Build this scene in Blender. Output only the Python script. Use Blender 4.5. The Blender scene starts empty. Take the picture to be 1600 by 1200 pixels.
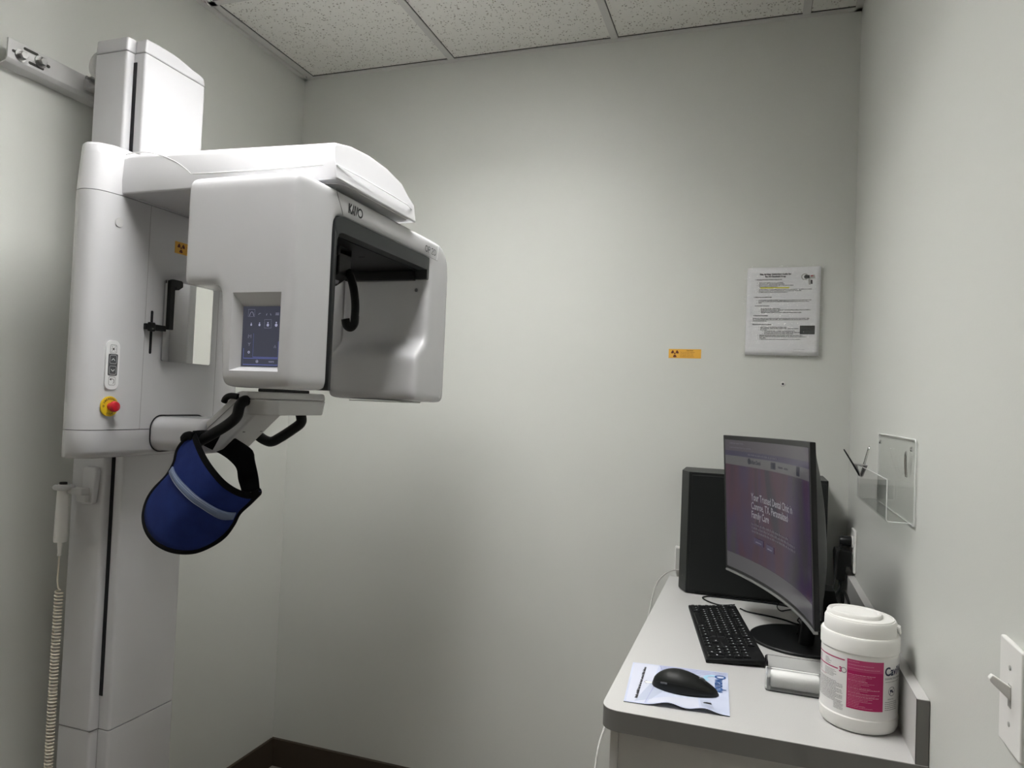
import bpy, bmesh, math, random
from mathutils import Vector, Matrix
PI = math.pi
random.seed(7)
scn = bpy.context.scene
C = bpy.context.collection
V = Vector

# ------------------------------------------------------------------ camera, world, exposure
cam = bpy.data.cameras.new('camera'); cam.sensor_width = 36; cam.lens = 25.1; cam.clip_start = 0.02
camo = bpy.data.objects.new('camera', cam); C.objects.link(camo)
camo.matrix_world = Matrix(((0.945654, -0.030194, 0.323771, 1.7544), (0.322614, -0.037603, -0.945783, -2.4008),
                            (0.040732, 0.998836, -0.025818, 1.4532), (0, 0, 0, 1)))
scn.camera = camo
w = bpy.data.worlds.new('world'); scn.world = w; w.use_nodes = True
w.node_tree.nodes['Background'].inputs[0].default_value = (0.75, 0.8, 0.85, 1)
w.node_tree.nodes['Background'].inputs[1].default_value = 0.02
vs = scn.view_settings
vs.view_transform = 'Standard'; vs.look = 'None'; vs.gamma = 1; vs.use_curve_mapping = False
vs.exposure = 0.0
LIGHT = 33.5           # strength of the ceiling light's diffuser
DOORLIGHT = 1.0
W, H, D = 2.029, 2.711, -3.0      # room width, ceiling height, wall behind the camera
scn.cycles.transparent_max_bounces = 40; scn.cycles.max_bounces = 16; scn.cycles.diffuse_bounces = 8

# ------------------------------------------------------------------ materials
def mat(name, col, rough=0.5, metal=0.0, spec=0.5, emit=None, estr=0.0, trans=0.0, ior=1.45, coat=0.0):
    m = bpy.data.materials.new(name); m.use_nodes = True
    b = m.node_tree.nodes['Principled BSDF']
    b.inputs['Base Color'].default_value = (*col, 1)
    b.inputs['Roughness'].default_value = rough
    b.inputs['Metallic'].default_value = metal
    b.inputs['Specular IOR Level'].default_value = spec
    b.inputs['Transmission Weight'].default_value = trans
    b.inputs['IOR'].default_value = ior
    b.inputs['Coat Weight'].default_value = coat
    if emit:
        b.inputs['Emission Color'].default_value = (*emit, 1)
        b.inputs['Emission Strength'].default_value = estr
    return m
def N(m, t, **kw):
    n = m.node_tree.nodes.new(t)
    for k, v in kw.items():
        if k in n.inputs: n.inputs[k].default_value = v
        else: setattr(n, k, v)
    return n
def bump(m, scale, strength, dist=0.001, detail=3):
    L = m.node_tree.links; b = m.node_tree.nodes['Principled BSDF']
    tc = N(m, 'ShaderNodeTexCoord'); nz = N(m, 'ShaderNodeTexNoise'); nz.inputs['Scale'].default_value = scale
    nz.inputs['Detail'].default_value = detail
    bp = N(m, 'ShaderNodeBump'); bp.inputs['Strength'].default_value = strength; bp.inputs['Distance'].default_value = dist
    L.new(tc.outputs['Object'], nz.inputs['Vector']); L.new(nz.outputs['Fac'], bp.inputs['Height'])
    L.new(bp.outputs['Normal'], b.inputs['Normal']); return m
def mottled(m, c1, c2, scale, detail=4):
    L = m.node_tree.links; b = m.node_tree.nodes['Principled BSDF']
    tc = N(m, 'ShaderNodeTexCoord'); nz = N(m, 'ShaderNodeTexNoise'); nz.inputs['Scale'].default_value = scale
    nz.inputs['Detail'].default_value = detail
    cr = N(m, 'ShaderNodeValToRGB'); cr.color_ramp.elements[0].color = (*c1, 1); cr.color_ramp.elements[1].color = (*c2, 1)
    cr.color_ramp.elements[0].position = 0.35; cr.color_ramp.elements[1].position = 0.65
    L.new(tc.outputs['Object'], nz.inputs['Vector']); L.new(nz.outputs['Fac'], cr.inputs['Fac']); L.new(cr.outputs['Color'], b.inputs['Base Color'])
    return m
M = {}
M['wall'] = bump(mat('wall_paint', (0.625, 0.632, 0.600), 0.42, spec=0.4), 260, 0.12, 0.0012)
M['patch'] = mat('fresh_paint_patch', (0.53, 0.53, 0.49), 0.5)
M['tee'] = mat('grid_metal', (0.56, 0.55, 0.53), 0.45)
M['slot_and_shadow'] = mat('slot_and_shadow', (0.05, 0.05, 0.045), 0.8)
M['baseboard'] = mat('brown_vinyl', (0.050, 0.036, 0.024), 0.5)
M['floor'] = mottled(mat('floor_vinyl', (0.3, 0.28, 0.25), 0.35), (0.15, 0.13, 0.11), (0.20, 0.175, 0.15), 9)
M['white'] = bump(mat('machine_white', (0.585, 0.583, 0.60), 0.17, spec=0.5, coat=0.15), 900, 0.03, 0.0003)
M['white2'] = mat('machine_white_warm', (0.55, 0.547, 0.545), 0.32)
M['seam'] = mat('seam_grey', (0.25, 0.25, 0.25), 0.6)
M['seam_light'] = mat('seam_white', (0.9, 0.9, 0.9), 0.3)
M['black'] = bump(mat('black_rubber', (0.005, 0.0055, 0.0055), 0.5, spec=0.3), 500, 0.1, 0.0004)
M['blackplas'] = mat('black_plastic', (0.006, 0.0065, 0.007), 0.38, spec=.35)
M['charcoal'] = mat('charcoal_plastic', (0.022, 0.025, 0.026), 0.45)
M['void'] = mat('slot_black', (0.004, 0.004, 0.006), 0.7)
M['steel'] = mat('zinc_steel', (0.36, 0.36, 0.35), 0.3, metal=1)
M['chrome'] = mat('chrome', (0.8, 0.8, 0.8), 0.12, metal=1)
M['mirror'] = mat('mirror_glass', (0.9, 0.9, 0.88), 0.02, metal=1)
M['yellow'] = mat('yellow_plastic', (0.72, 0.50, 0.02), 0.4)
M['red'] = mat('red_plastic', (0.55, 0.01, 0.025), 0.25, coat=0.5)
M['ink'] = mat('black_ink', (0.02, 0.02, 0.022), 0.6)
M['grey_ink'] = mat('grey_ink', (0.22, 0.22, 0.23), 0.6)
M['darkgrey'] = mat('dark_grey_key', (0.07, 0.075, 0.08), 0.5)
M['pill'] = mat('button_film', (0.82, 0.82, 0.83), 0.35)
M['orange'] = mat('orange_label', (0.78, 0.42, 0.06), 0.5)
M['brown_ink'] = mat('brown_ink', (0.13, 0.03, 0.015), 0.6)
M['blue'] = bump(mottled(mat('blue_nylon', (0.012, 0.03, 0.16), 0.75, spec=0.25), (0.010, 0.023, 0.135), (0.012, 0.029, 0.16), 30), 1400, 0.35, 0.0006)
M['trim'] = bump(mat('black_binding', (0.006, 0.006, 0.007), 0.9, spec=0.15), 1200, 0.3, 0.0006)
M['reflect'] = bump(mat('grey_reflective_tape', (0.16, 0.21, 0.34), 0.5), 1500, 0.3, 0.0004)
M['stitch'] = mat('pale_stitching', (0.42, 0.47, 0.58), 0.7)
M['cable_white'] = mat('white_cable', (0.42, 0.41, 0.39), 0.5)
M['cord'] = mat('cream_cord', (0.68, 0.63, 0.53), 0.5)
M['laminate'] = mottled(mat('counter_laminate', (0.50, 0.495, 0.485), 0.35), (0.49, 0.485, 0.475), (0.52, 0.515, 0.505), 500)
M['edge'] = mat('grey_edge_band', (0.170, 0.165, 0.157), 0.45)
M['cab'] = mat('cabinet_grey', (0.50, 0.49, 0.475), 0.45)
M['plastic_white'] = mat('white_plastic', (0.80, 0.79, 0.77), 0.35)
M['canister'] = mat('canister_white', (0.80, 0.79, 0.765), 0.42)
M['magenta'] = mat('magenta_ink', (0.42, 0.008, 0.11), 0.45)
M['magenta2'] = mat('magenta_band_ink', (0.47, 0.05, 0.16), 0.45)
M['pinkink'] = mat('pale_pink_ink', (0.72, 0.38, 0.48), 0.5)
M['navy_ink'] = mat('navy_ink', (0.02, 0.025, 0.06), 0.5)
M['paper'] = mat('paper', (0.80, 0.80, 0.82), 0.6)
M['film'] = mat('clear_film', (1, 1, 1), 0.08, trans=1.0, ior=1.2)
M['hilite'] = mat('yellow_marker', (0.75, 0.70, 0.05), 0.6)
M['acrylic'] = mat('acrylic', (0.97, 0.98, 0.98), 0.02, trans=1.0, ior=1.47)
M['gauze'] = bump(mat('white_gauze', (0.85, 0.84, 0.82), 0.9), 300, 0.3, 0.001)
M['padblue'] = mottled(mat('printed_pad', (0.62, 0.66, 0.82), 0.55), (0.46, 0.50, 0.64), (0.56, 0.60, 0.74), 10)
M['pad_light'] = mat('pad_print_white', (0.58, 0.60, 0.70), 0.55)
M['pad_mid'] = mat('pad_print_grey', (0.44, 0.48, 0.60), 0.55)
M['pad_line'] = mat('pad_print_violet', (0.33, 0.34, 0.56), 0.55)
M['logo_blue'] = mat('logo_blue_ink', (0.03, 0.10, 0.30), 0.5)
M['logo_cyan'] = mat('logo_cyan_ink', (0.35, 0.60, 0.75), 0.5)
M['mouse'] = mat('mouse_black', (0.007, 0.008, 0.007), 0.5, spec=.3)
M['key'] = mat('key_black', (0.004, 0.0045, 0.005), 0.5, spec=.3)
M['legend'] = mat('key_legend', (0.75, 0.77, 0.8), 0.6)
M['pc'] = bump(mat('pc_steel_black', (0.008, 0.0095, 0.0095), 0.42, spec=.35), 800, 0.05, 0.0003)
M['silver'] = mat('silver_bezel', (0.30, 0.30, 0.30), 0.35, metal=0.6)
M['socket'] = mat('jack_plate', (0.42, 0.42, 0.40), 0.5)
# ceiling tile with pinholes
ct = M['tile'] = mat('ceiling_tile', (0.66, 0.65, 0.60), 0.9, spec=0.1)
L = ct.node_tree.links; b = ct.node_tree.nodes['Principled BSDF']
tc = N(ct, 'ShaderNodeTexCoord')
nz = N(ct, 'ShaderNodeTexNoise'); nz.inputs['Scale'].default_value = 60; nz.inputs['Detail'].default_value = 2
mixv = N(ct, 'ShaderNodeMixRGB'); mixv.inputs[0].default_value = 0.012
vo = N(ct, 'ShaderNodeTexVoronoi'); vo.inputs['Scale'].default_value = 110; vo.inputs['Randomness'].default_value = 1
cr = N(ct, 'ShaderNodeValToRGB'); cr.color_ramp.elements[0].position = 0.20; cr.color_ramp.elements[1].position = 0.32
cr.color_ramp.elements[0].color = (0, 0, 0, 1)
vo2 = N(ct, 'ShaderNodeTexNoise'); vo2.inputs['Scale'].default_value = 38; vo2.inputs['Detail'].default_value = 1
cr2 = N(ct, 'ShaderNodeValToRGB'); cr2.color_ramp.elements[0].position = 0.50; cr2.color_ramp.elements[1].position = 0.56
mx = N(ct, 'ShaderNodeMath', operation='MAXIMUM')
col = N(ct, 'ShaderNodeMixRGB'); col.inputs[1].default_value = (0.30, 0.28, 0.24, 1); col.inputs[2].default_value = (0.74, 0.73, 0.69, 1)
L.new(tc.outputs['Object'], nz.inputs['Vector']); L.new(tc.outputs['Object'], mixv.inputs[1]); L.new(nz.outputs['Color'], mixv.inputs[2])
L.new(mixv.outputs[0], vo.inputs['Vector']); L.new(vo.outputs['Distance'], cr.inputs[0])
L.new(tc.outputs['Object'], vo2.inputs['Vector']); L.new(vo2.outputs['Fac'], cr2.inputs[0])
L.new(cr.outputs[0], mx.inputs[0]); L.new(cr2.outputs[0], mx.inputs[1])
L.new(mx.outputs[0], col.inputs[0]); L.new(col.outputs[0], b.inputs['Base Color'])
bp = N(ct, 'ShaderNodeBump'); bp.inputs['Strength'].default_value = 0.6; bp.inputs['Distance'].default_value = 0.002
L.new(mx.outputs[0], bp.inputs['Height']); L.new(bp.outputs[0], b.inputs['Normal'])

# ------------------------------------------------------------------ helpers
ORG = {}
def thing(name, label, cat, loc=(0, 0, 0), group=None):
    o = bpy.data.objects.new(name, None); o.empty_display_size = 0.05; C.objects.link(o)
    o.location = loc; o['label'] = label; o['category'] = cat
    if group: o['group'] = group
    ORG[o.name] = V(loc); return o
def tag(o, label, cat, group=None):
    o['label'] = label; o['category'] = cat
    if group: o['group'] = group
    return o
def finish(me, smooth):
    for p in me.polygons: p.use_smooth = smooth
def obj(name, bm, m, parent=None, bevel=0, seg=3, smooth=True, label=None, kind=None, sub=0, base=None, angle=30, fix=True):
    """link a bmesh (or mesh) given in room coordinates as one object"""
    if isinstance(bm, bpy.types.Mesh): me = bm
    else:
        if fix: bmesh.ops.recalc_face_normals(bm, faces=bm.faces)
        me = bpy.data.meshes.new(name); bm.to_mesh(me); bm.free()
    me.name = name
    ms = m if isinstance(m, (list, tuple)) else [m]
    if not len(me.materials):
        for x in ms: me.materials.append(x)
    org = ORG[parent.name] if parent else (V(base) if base else None)
    if org is None:
        xs = [v.co for v in me.vertices]
        org = V(((min(c.x for c in xs) + max(c.x for c in xs)) / 2, (min(c.y for c in xs) + max(c.y for c in xs)) / 2, min(c.z for c in xs)))
    me.transform(Matrix.Translation(-org))
    o = bpy.data.objects.new(name, me); C.objects.link(o)
    if parent: o.parent = parent
    else: o.location = org
    ORG[o.name] = org
    finish(me, smooth)
    if bevel:
        md = o.modifiers.new('bevel', 'BEVEL'); md.width = bevel; md.segments = seg; md.limit_method = 'ANGLE'
        md.angle_limit = math.radians(angle)
        wn = o.modifiers.new('wn', 'WEIGHTED_NORMAL'); wn.keep_sharp = False; wn.weight = 80
    elif smooth and not sub:
        md = o.modifiers.new('es', 'EDGE_SPLIT'); md.split_angle = math.radians(35)
    if sub:
        md = o.modifiers.new('sub', 'SUBSURF'); md.levels = sub; md.render_levels = sub
    if label: o['label'] = label
    if kind: o['kind'] = kind
    return o
def bx(bm, a, b):
    x0, y0, z0 = a; x1, y1, z1 = b
    vs_ = [bm.verts.new(p) for p in ((x0, y0, z0), (x1, y0, z0), (x1, y1, z0), (x0, y1, z0), (x0, y0, z1), (x1, y0, z1), (x1, y1, z1), (x0, y1, z1))]
    for f in ((0, 3, 2, 1), (4, 5, 6, 7), (0, 1, 5, 4), (1, 2, 6, 5), (2, 3, 7, 6), (3, 0, 4, 7)): bm.faces.new([vs_[i] for i in f])
    return bm
def box(a, b): return bx(bmesh.new(), a, b)
AX = {'x': lambda u, v, t: (t, u, v), 'y': lambda u, v, t: (u, t, v), 'z': lambda u, v, t: (u, v, t)}
def prism(poly, ax, t0, t1, bm=None, shrink1=None):
    """polygon in the two other axes (in xyz order), extruded along ax"""
    bm = bm or bmesh.new(); f = AX[ax]
    a = [bm.verts.new(f(u, v, t0)) for u, v in poly]
    q = shrink1 or poly
    b_ = [bm.verts.new(f(u, v, t1)) for u, v in q]
    n = len(poly)
    bm.faces.new(a); bm.faces.new(b_[::-1])
    for i in range(n): bm.faces.new((a[i], b_[i], b_[(i + 1) % n], a[(i + 1) % n]))
    return bm
def rrect(u0, v0, u1, v1, r, n=5):
    out = []
    for cx, cy, a0 in ((u1 - r, v1 - r, 0), (u0 + r, v1 - r, PI / 2), (u0 + r, v0 + r, PI), (u1 - r, v0 + r, 1.5 * PI)):
        for i in range(n + 1):
            a = a0 + PI / 2 * i / n; out.append((cx + r * math.cos(a), cy + r * math.sin(a)))
    return out
def rpoly(pts, rad, n=5):
    """round the corners of a polygon; rad is a number or a list"""
    out = []; m = len(pts)
    for i in range(m):
        r = rad[i] if isinstance(rad, (list, tuple)) else rad
        p, a, c = V(pts[i]), V(pts[i - 1]), V(pts[(i + 1) % m])
        if r <= 0: out.append(tuple(p)); continue
        d1 = (a - p).normalized(); d2 = (c - p).normalized()
        ang = d1.angle(d2); t = min(r / math.tan(ang / 2), (a - p).length * .49, (c - p).length * .49); 
        p1 = p + d1 * t; p2 = p + d2 * t
        for k in range(n + 1):
            s = k / n
            out.append(tuple((1 - s) ** 2 * p1 + 2 * s * (1 - s) * p + s * s * p2))
    return out
def catmull(pts, n=8, closed=False):
    P = [V(p) for p in pts]; out = []
    m = len(P); rng = range(m if closed else m - 1)
    for i in rng:
        p0 = P[i - 1] if (i > 0 or closed) else P[i] * 2 - P[i + 1]
        p1, p2 = P[i], P[(i + 1) % m]
        p3 = P[(i + 2) % m] if (i + 2 < m or closed) else p2 * 2 - p1
        for k in range(n):
            t = k / n
            out.append(0.5 * ((2 * p1) + (-p0 + p2) * t + (2 * p0 - 5 * p1 + 4 * p2 - p3) * t * t + (-p0 + 3 * p1 - 3 * p2 + p3) * t ** 3))
    if not closed: out.append(P[-1])
    return out
def tube(pts, r, n=10, bm=None, closed=False, radf=None, flat=None):
    """tube swept along points; flat=(direction, factor) squashes it in one direction"""
    bm = bm or bmesh.new(); P = [V(p) for p in pts]; rings = []; up = None
    for i, p in enumerate(P):
        if closed: d = (P[(i + 1) % len(P)] - P[i - 1])
        else: d = (P[min(i + 1, len(P) - 1)] - P[max(i - 1, 0)])
        d = d.normalized() if d.length > 1e-9 else V((0, 0, 1))
        if up is None: up = d.orthogonal().normalized()
        up = (up - d * up.dot(d)); up = up.normalized() if up.length > 1e-6 else d.orthogonal().normalized()
        s = d.cross(up); rr = r * (radf(i / max(1, len(P) - 1)) if radf else 1)
        ring = []
        for k in range(n):
            a = 2 * PI * k / n; off = (up * math.cos(a) + s * math.sin(a)) * rr
            if flat: fd = V(flat[0]); off = off - fd * off.dot(fd) * (1 - flat[1])
            ring.append(bm.verts.new(p + off))
        rings.append(ring)
    m = len(rings)
    for i in range(m if closed else m - 1):
        a, b_ = rings[i], rings[(i + 1) % m]
        for k in range(n): bm.faces.new((a[k], a[(k + 1) % n], b_[(k + 1) % n], b_[k]))
    if not closed: bm.faces.new(rings[0][::-1]); bm.faces.new(rings[-1])
    return bm
def lathe(prof, c, n=48, bm=None, axis='z', closed=False):
    """profile [(radius, height)] turned around an axis through c"""
    bm = bm or bmesh.new(); c = V(c); rings = []
    for r, h in prof:
        if r < 1e-6:
            p = {'z': V((0, 0, h)), 'x': V((h, 0, 0)), 'y': V((0, h, 0))}[axis]; rings.append([bm.verts.new(c + p)]); continue
        ring = []
        for k in range(n):
            a = 2 * PI * k / n; u, v = r * math.cos(a), r * math.sin(a)
            p = {'z': V((u, v, h)), 'x': V((h, u, v)), 'y': V((u, h, v))}[axis]; ring.append(bm.verts.new(c + p))
        rings.append(ring)
    for a, b_ in zip(rings, rings[1:]):
        for k in range(n):
            k2 = (k + 1) % n
            if len(a) == 1 and len(b_) == 1: continue
            if len(a) == 1: bm.faces.new((a[0], b_[k], b_[k2]))
            elif len(b_) == 1: bm.faces.new((a[k], b_[0], a[k2]))
            else: bm.faces.new((a[k], b_[k], b_[k2], a[k2]))
    if len(rings[0]) > 1: bm.faces.new(rings[0])
    if len(rings[-1]) > 1: bm.faces.new(rings[-1][::-1])
    return bm
def grid_faces(rows, bm=None, closed=False):
    bm = bm or bmesh.new(); R = [[bm.verts.new(p) for p in row] for row in rows]
    for a, b_ in zip(R, R[1:]):
        for k in range(len(a) - 1): bm.faces.new((a[k], a[k + 1], b_[k + 1], b_[k]))
    return bm
def textmesh(s, size, align='LEFT', offset=0.0, spacing=1.0):
    cu = bpy.data.curves.new('t', 'FONT'); cu.body = s; cu.size = size; cu.align_x = align; cu.resolution_u = 3
    cu.offset = offset; cu.space_character = spacing; cu.fill_mode = 'FRONT'
    o = bpy.data.objects.new('t', cu); C.objects.link(o)
    dg = bpy.context.evaluated_depsgraph_get(); dg.update()
    me = bpy.data.meshes.new_from_object(o.evaluated_get(dg))
    bpy.data.objects.remove(o); bpy.data.curves.remove(cu)
    me.materials.clear()
    return me
def lettering(bm, s, size, f, align='LEFT', offset=0.0, sx=1.0, spacing=1.0):
    """add text to bm; f maps flat text coordinates to room coordinates"""
    me = textmesh(s, size, align, offset, spacing); i0 = len(bm.verts)
    vv = [bm.verts.new(f(v.co.x * sx, v.co.y)) for v in me.vertices]
    for p in me.polygons:
        try: bm.faces.new([vv[i] for i in p.vertices])
        except ValueError: pass
    bpy.data.meshes.remove(me); return bm
def plane(o, u, v):
    o, u, v = V(o), V(u), V(v)
    return lambda x, y: o + u * x + v * y
def stroke(bm, f, pts, wd, closed=False):
    """flat line of width wd through 2-D points, mapped by f"""
    P = [V((*p, 0)) for p in pts]; m = len(P); Ls, Rs = [], []
    for i in range(m):
        if closed: d = P[(i + 1) % m] - P[i - 1]
        else: d = P[min(i + 1, m - 1)] - P[max(i - 1, 0)]
        d.normalize(); nn = V((-d.y, d.x, 0)) * wd / 2
        Ls.append(bm.verts.new(f(*(P[i] + nn).xy))); Rs.append(bm.verts.new(f(*(P[i] - nn).xy)))
    for i in range(m if closed else m - 1):
        j = (i + 1) % m; bm.faces.new((Ls[i], Rs[i], Rs[j], Ls[j]))
    return bm
def quad(bm, f, u0, v0, u1, v1, nu=1):
    a = [bm.verts.new(f(u0 + (u1 - u0) * i / nu, v0)) for i in range(nu + 1)]
    b_ = [bm.verts.new(f(u0 + (u1 - u0) * i / nu, v1)) for i in range(nu + 1)]
    for i in range(nu): bm.faces.new((a[i], a[i + 1], b_[i + 1], b_[i]))
    return bm
def poly(bm, f, pts): bm.faces.new([bm.verts.new(f(*p)) for p in pts]); return bm
def disc(bm, f, cx, cy, r, n=24, r2=0, a0=0, a1=2 * PI):
    if r2 <= 0 and a1 - a0 > 6.2: return poly(bm, f, [(cx + r * math.cos(2 * PI * i / n), cy + r * math.sin(2 * PI * i / n)) for i in range(n)])
    A = [bm.verts.new(f(cx + r * math.cos(a0 + (a1 - a0) * i / n), cy + r * math.sin(a0 + (a1 - a0) * i / n))) for i in range(n + 1)]
    B = [bm.verts.new(f(cx + r2 * math.cos(a0 + (a1 - a0) * i / n), cy + r2 * math.sin(a0 + (a1 - a0) * i / n))) for i in range(n + 1)]
    for i in range(n): bm.faces.new((A[i], A[i + 1], B[i + 1], B[i]))
    return bm
def words(bm, f, x0, x1, y, h, dens=0.8, nu=1):
    """a line of print too small to read"""
    x = x0
    while x < x1 - h:
        wl = h * random.uniform(1.2, 4.5); e = min(x + wl, x1)
        k = x
        while k < e:
            e2 = min(k + h * random.uniform(.35, .6), e)
            hh = h * random.uniform(.55, 1)
            quad(bm, f, k, y, e2, y + hh); k = e2 + h * .12
        x = e + h * 0.5
    return bm
def cut(o, cutters):
    """carve cutter bmeshes (room coordinates) out of o, baking its modifiers"""
    tmp = []
    for i, c in enumerate(cutters):
        bmesh.ops.recalc_face_normals(c, faces=c.faces)
        me = bpy.data.meshes.new('c'); c.to_mesh(me); c.free(); me.transform(Matrix.Translation(-ORG[o.name]))
        k = bpy.data.objects.new('c', me); C.objects.link(k); k.matrix_world = Matrix.Translation(ORG[o.name]); tmp.append(k)
        md = o.modifiers.new('cut', 'BOOLEAN'); md.operation = 'DIFFERENCE'; md.solver = 'EXACT'; md.object = k
    bpy.context.view_layer.update()
    dg = bpy.context.evaluated_depsgraph_get(); dg.update()
    me = bpy.data.meshes.new_from_object(o.evaluated_get(dg)); old = o.data
    o.modifiers.clear(); o.data = me; me.name = old.name
    for k in tmp: bpy.data.objects.remove(k)
    return o
def esplit(o, a=30):
    md = o.modifiers.new('es', 'EDGE_SPLIT'); md.split_angle = math.radians(a); finish(o.data, True); return o
def struct(name, bm, m, **kw):
    return obj(name, bm, m, kind='structure', **kw)

# ------------------------------------------------------------------ room shell
struct('floor', box((-0.1, D - 0.1, -0.1), (W + 0.1, 0.1, 0)), M['floor'], smooth=False)
struct('wall_back', box((-0.1, 0, 0), (W + 0.1, 0.1, H)), M['wall'], smooth=False)
struct('wall_left', box((-0.1, D, 0), (0, 0, H)), M['wall'], smooth=False)
struct('wall_right', box((W, D, 0), (W + 0.1, 0, H)), M['wall'], smooth=False)
struct('wall_front', box((-0.1, D - 0.1, 0), (W + 0.1, D, H)), M['wall'], smooth=False)
M['door'] = mottled(mat('door_wood', (.16, .10, .06), .45), (.13, .08, .05), (.19, .12, .075), 14)
struct('unseen_dark_door', box((0.55, D + .001, 0.005), (1.50, D + 0.045, 2.08)), M['door'], smooth=False)  # unseen door, added dark to weaken bounce light on camera-facing sides
bb = rpoly([(0, 0), (-0.012, 0), (-0.008, 0.102), (0, 0.104)], [0, 0, .003, 0])
X0 = 0.040; T = 0.6096            # centre of the first ceiling rail, rail pitch
TROF = (X0 + T + 0.012, X0 + 2 * T - 0.012, -0.56 - 2 * T + 0.012, -0.56 - 0.012)   # opening of the light fixture
struct('baseboard_back', prism([(y, z) for y, z in bb], 'x', 0, 1.50), M['baseboard'])
struct('baseboard_left', prism([(-y, z) for y, z in bb], 'y', D, -0.009), M['baseboard'])
struct('baseboard_right', prism([(W + y, z) for y, z in bb], 'y', D, -1.12), M['baseboard'])
# ceiling panels (two slabs around the light opening) and the exposed grid
cb = bmesh.new(); zt = H + 0.006
bx(cb, (-0.1, TROF[3], zt), (W + 0.1, 0.1, zt + 0.05)); bx(cb, (-0.1, D - 0.1, zt), (W + 0.1, TROF[2], zt + 0.05))
bx(cb, (-0.1, TROF[2], zt), (TROF[0], TROF[3], zt + 0.05)); bx(cb, (TROF[1], TROF[2], zt), (W + 0.1, TROF[3], zt + 0.05)); bx(cb, (-.1, D - .1, zt + .12), (W + .1, .1, zt + .14))
struct('ceiling', cb, M['tile'], smooth=False)
tb = bmesh.new()
for k in range(4):
    xx = X0 + k * T; bx(tb, (xx - 0.012, D, H), (xx + 0.012, -0.015, H + 0.0065))
for yy in (-0.56, -0.56 - 2 * T, -0.56 - 3 * T): bx(tb, (0.02, yy - 0.012, H), (W - 0.02, yy + 0.012, H + 0.0065))
bx(tb, (0, -0.02, H - 0.001), (W, 0, H + 0.006)); bx(tb, (0, D, H - 0.001), (0.02, 0, H + 0.006)); bx(tb, (W - 0.02, D, H - 0.001), (W, 0, H + 0.006))
struct('trim_1', tb, M['tee'], smooth=False)
gb = bmesh.new()
for k in range(4): bx(gb, (X0 + k * T + 0.0122, D, H + 0.0035), (X0 + k * T + 0.0136, -0.02, H + 0.0062))  # shadow lines beside the rails, painted as thin dark strips
bx(gb, (0.02, -0.0215, H + 0.003), (W - .02, -0.0202, H + 0.0062)); 
struct('rail_shadow_lines', gb, M['slot_and_shadow'], smooth=False)
# paint patch + hole left by a removed dispenser on the back wall are on the wall; the anchor is a thing
a_ = thing('wall_anchor', 'small white plastic screw anchor in back wall below the taped paper', 'wall anchor', (1.833, -0.0005, 1.546))
obj('collar', lathe([(0.0035, 0), (0.0035, -0.0025), (0.0065, -0.0025), (0.0078, -0.0005), (0.0078, 0)], (1.833, 0, 1.546), 24, axis='y'), M['plastic_white'], a_)
obj('hole', lathe([(0.0034, 0), (0.0034, -0.0022)], (1.833, 0, 1.546), 16, axis='y'), M['void'], a_)

# ------------------------------------------------------------------ ceiling light
cl = thing('ceiling_light', 'recessed two by four foot ceiling light with a white diffuser', 'ceiling light', ((TROF[0] + TROF[1]) / 2, (TROF[2] + TROF[3]) / 2, H))
lb = bmesh.new(); x0, x1, y0, y1 = TROF; LD = 0.100
bx(lb, (x0, y0, H + 0.004), (x1, y0 + 0.02, H + LD)); bx(lb, (x0, y1 - 0.02, H + 0.004), (x1, y1, H + LD))
bx(lb, (x0, y0 + .02, H + 0.004), (x0 + 0.02, y1 - .02, H + LD)); bx(lb, (x1 - 0.02, y0 + .02, H + 0.004), (x1, y1 - .02, H + LD))
bx(lb, (x0, y0, H + LD), (x1, y1, H + LD + .01))
obj('housing', lb, M['plastic_white'], cl, smooth=False)
M['louver'] = mat('louver_aluminium', (0.5, 0.5, 0.5), 0.35, metal=0.7)
for k in range(1, 4):
    xx = x0 + (x1 - x0) * k / 4; obj('louver_blade', box((xx - .002, y0 + .021, H + .006), (xx + .002, y1 - .021, H + .086)), M['louver'], cl, smooth=False)
for k in range(1, 8):
    yy = y0 + (y1 - y0) * k / 8; obj('louver_blade', box((x0 + .021, yy - .002, H + .006), (x1 - .021, yy + .002, H + .086)), M['louver'], cl, smooth=False)
M['glow'] = mat('diffuser', (0.9, 0.9, 0.88), 0.5, emit=(1.0, 0.995, 0.975), estr=LIGHT)
obj('diffuser', box((x0 + .021, y0 + .021, H + 0.090), (x1 - .021, y1 - .021, H + 0.094)), M['glow'], cl, smooth=False)
# ------------------------------------------------------------------ panoramic x-ray machine
mc = thing('xray_machine', 'white panoramic dental x-ray machine on a tall column against left wall', 'x-ray machine', (0.2, -0.92, 0))
# column: rear body, dark groove, front body
col_rear = [(0.128, -1.046), (0.232, -1.046), (0.234, -1.026), (0.234, -0.818), (0.232, -0.800), (0.128, -0.800)]
col_front = rpoly([(0.2345, -1.0245), (0.27, -1.0245), (0.27, -0.8185), (0.2345, -0.8185)], [0, .007, .007, 0], 4)
col_rear = rpoly(col_rear, [.004, .008, 0, 0, .008, .004], 4)
cm = bmesh.new()
for z0, z1 in ((0.0, 0.6015), (0.6035, 2.299)):
    prism(col_rear, 'z', z0, z1, cm); prism(col_front, 'z', z0, z1, cm)
column = obj('column', cm, M['white'], mc, bevel=0.0015, seg=2)
sc_ = lambda P, c, s: [(c[0] + (x - c[0]) * s, c[1] + (y - c[1]) * s) for x, y in P]
capb = prism(col_rear, 'z', 2.3005, 2.336, None, shrink1=sc_(col_rear, (0.18, -0.92), 0.985))
obj('column_cap', capb, M['white'], column, bevel=0.005, seg=4)
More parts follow.
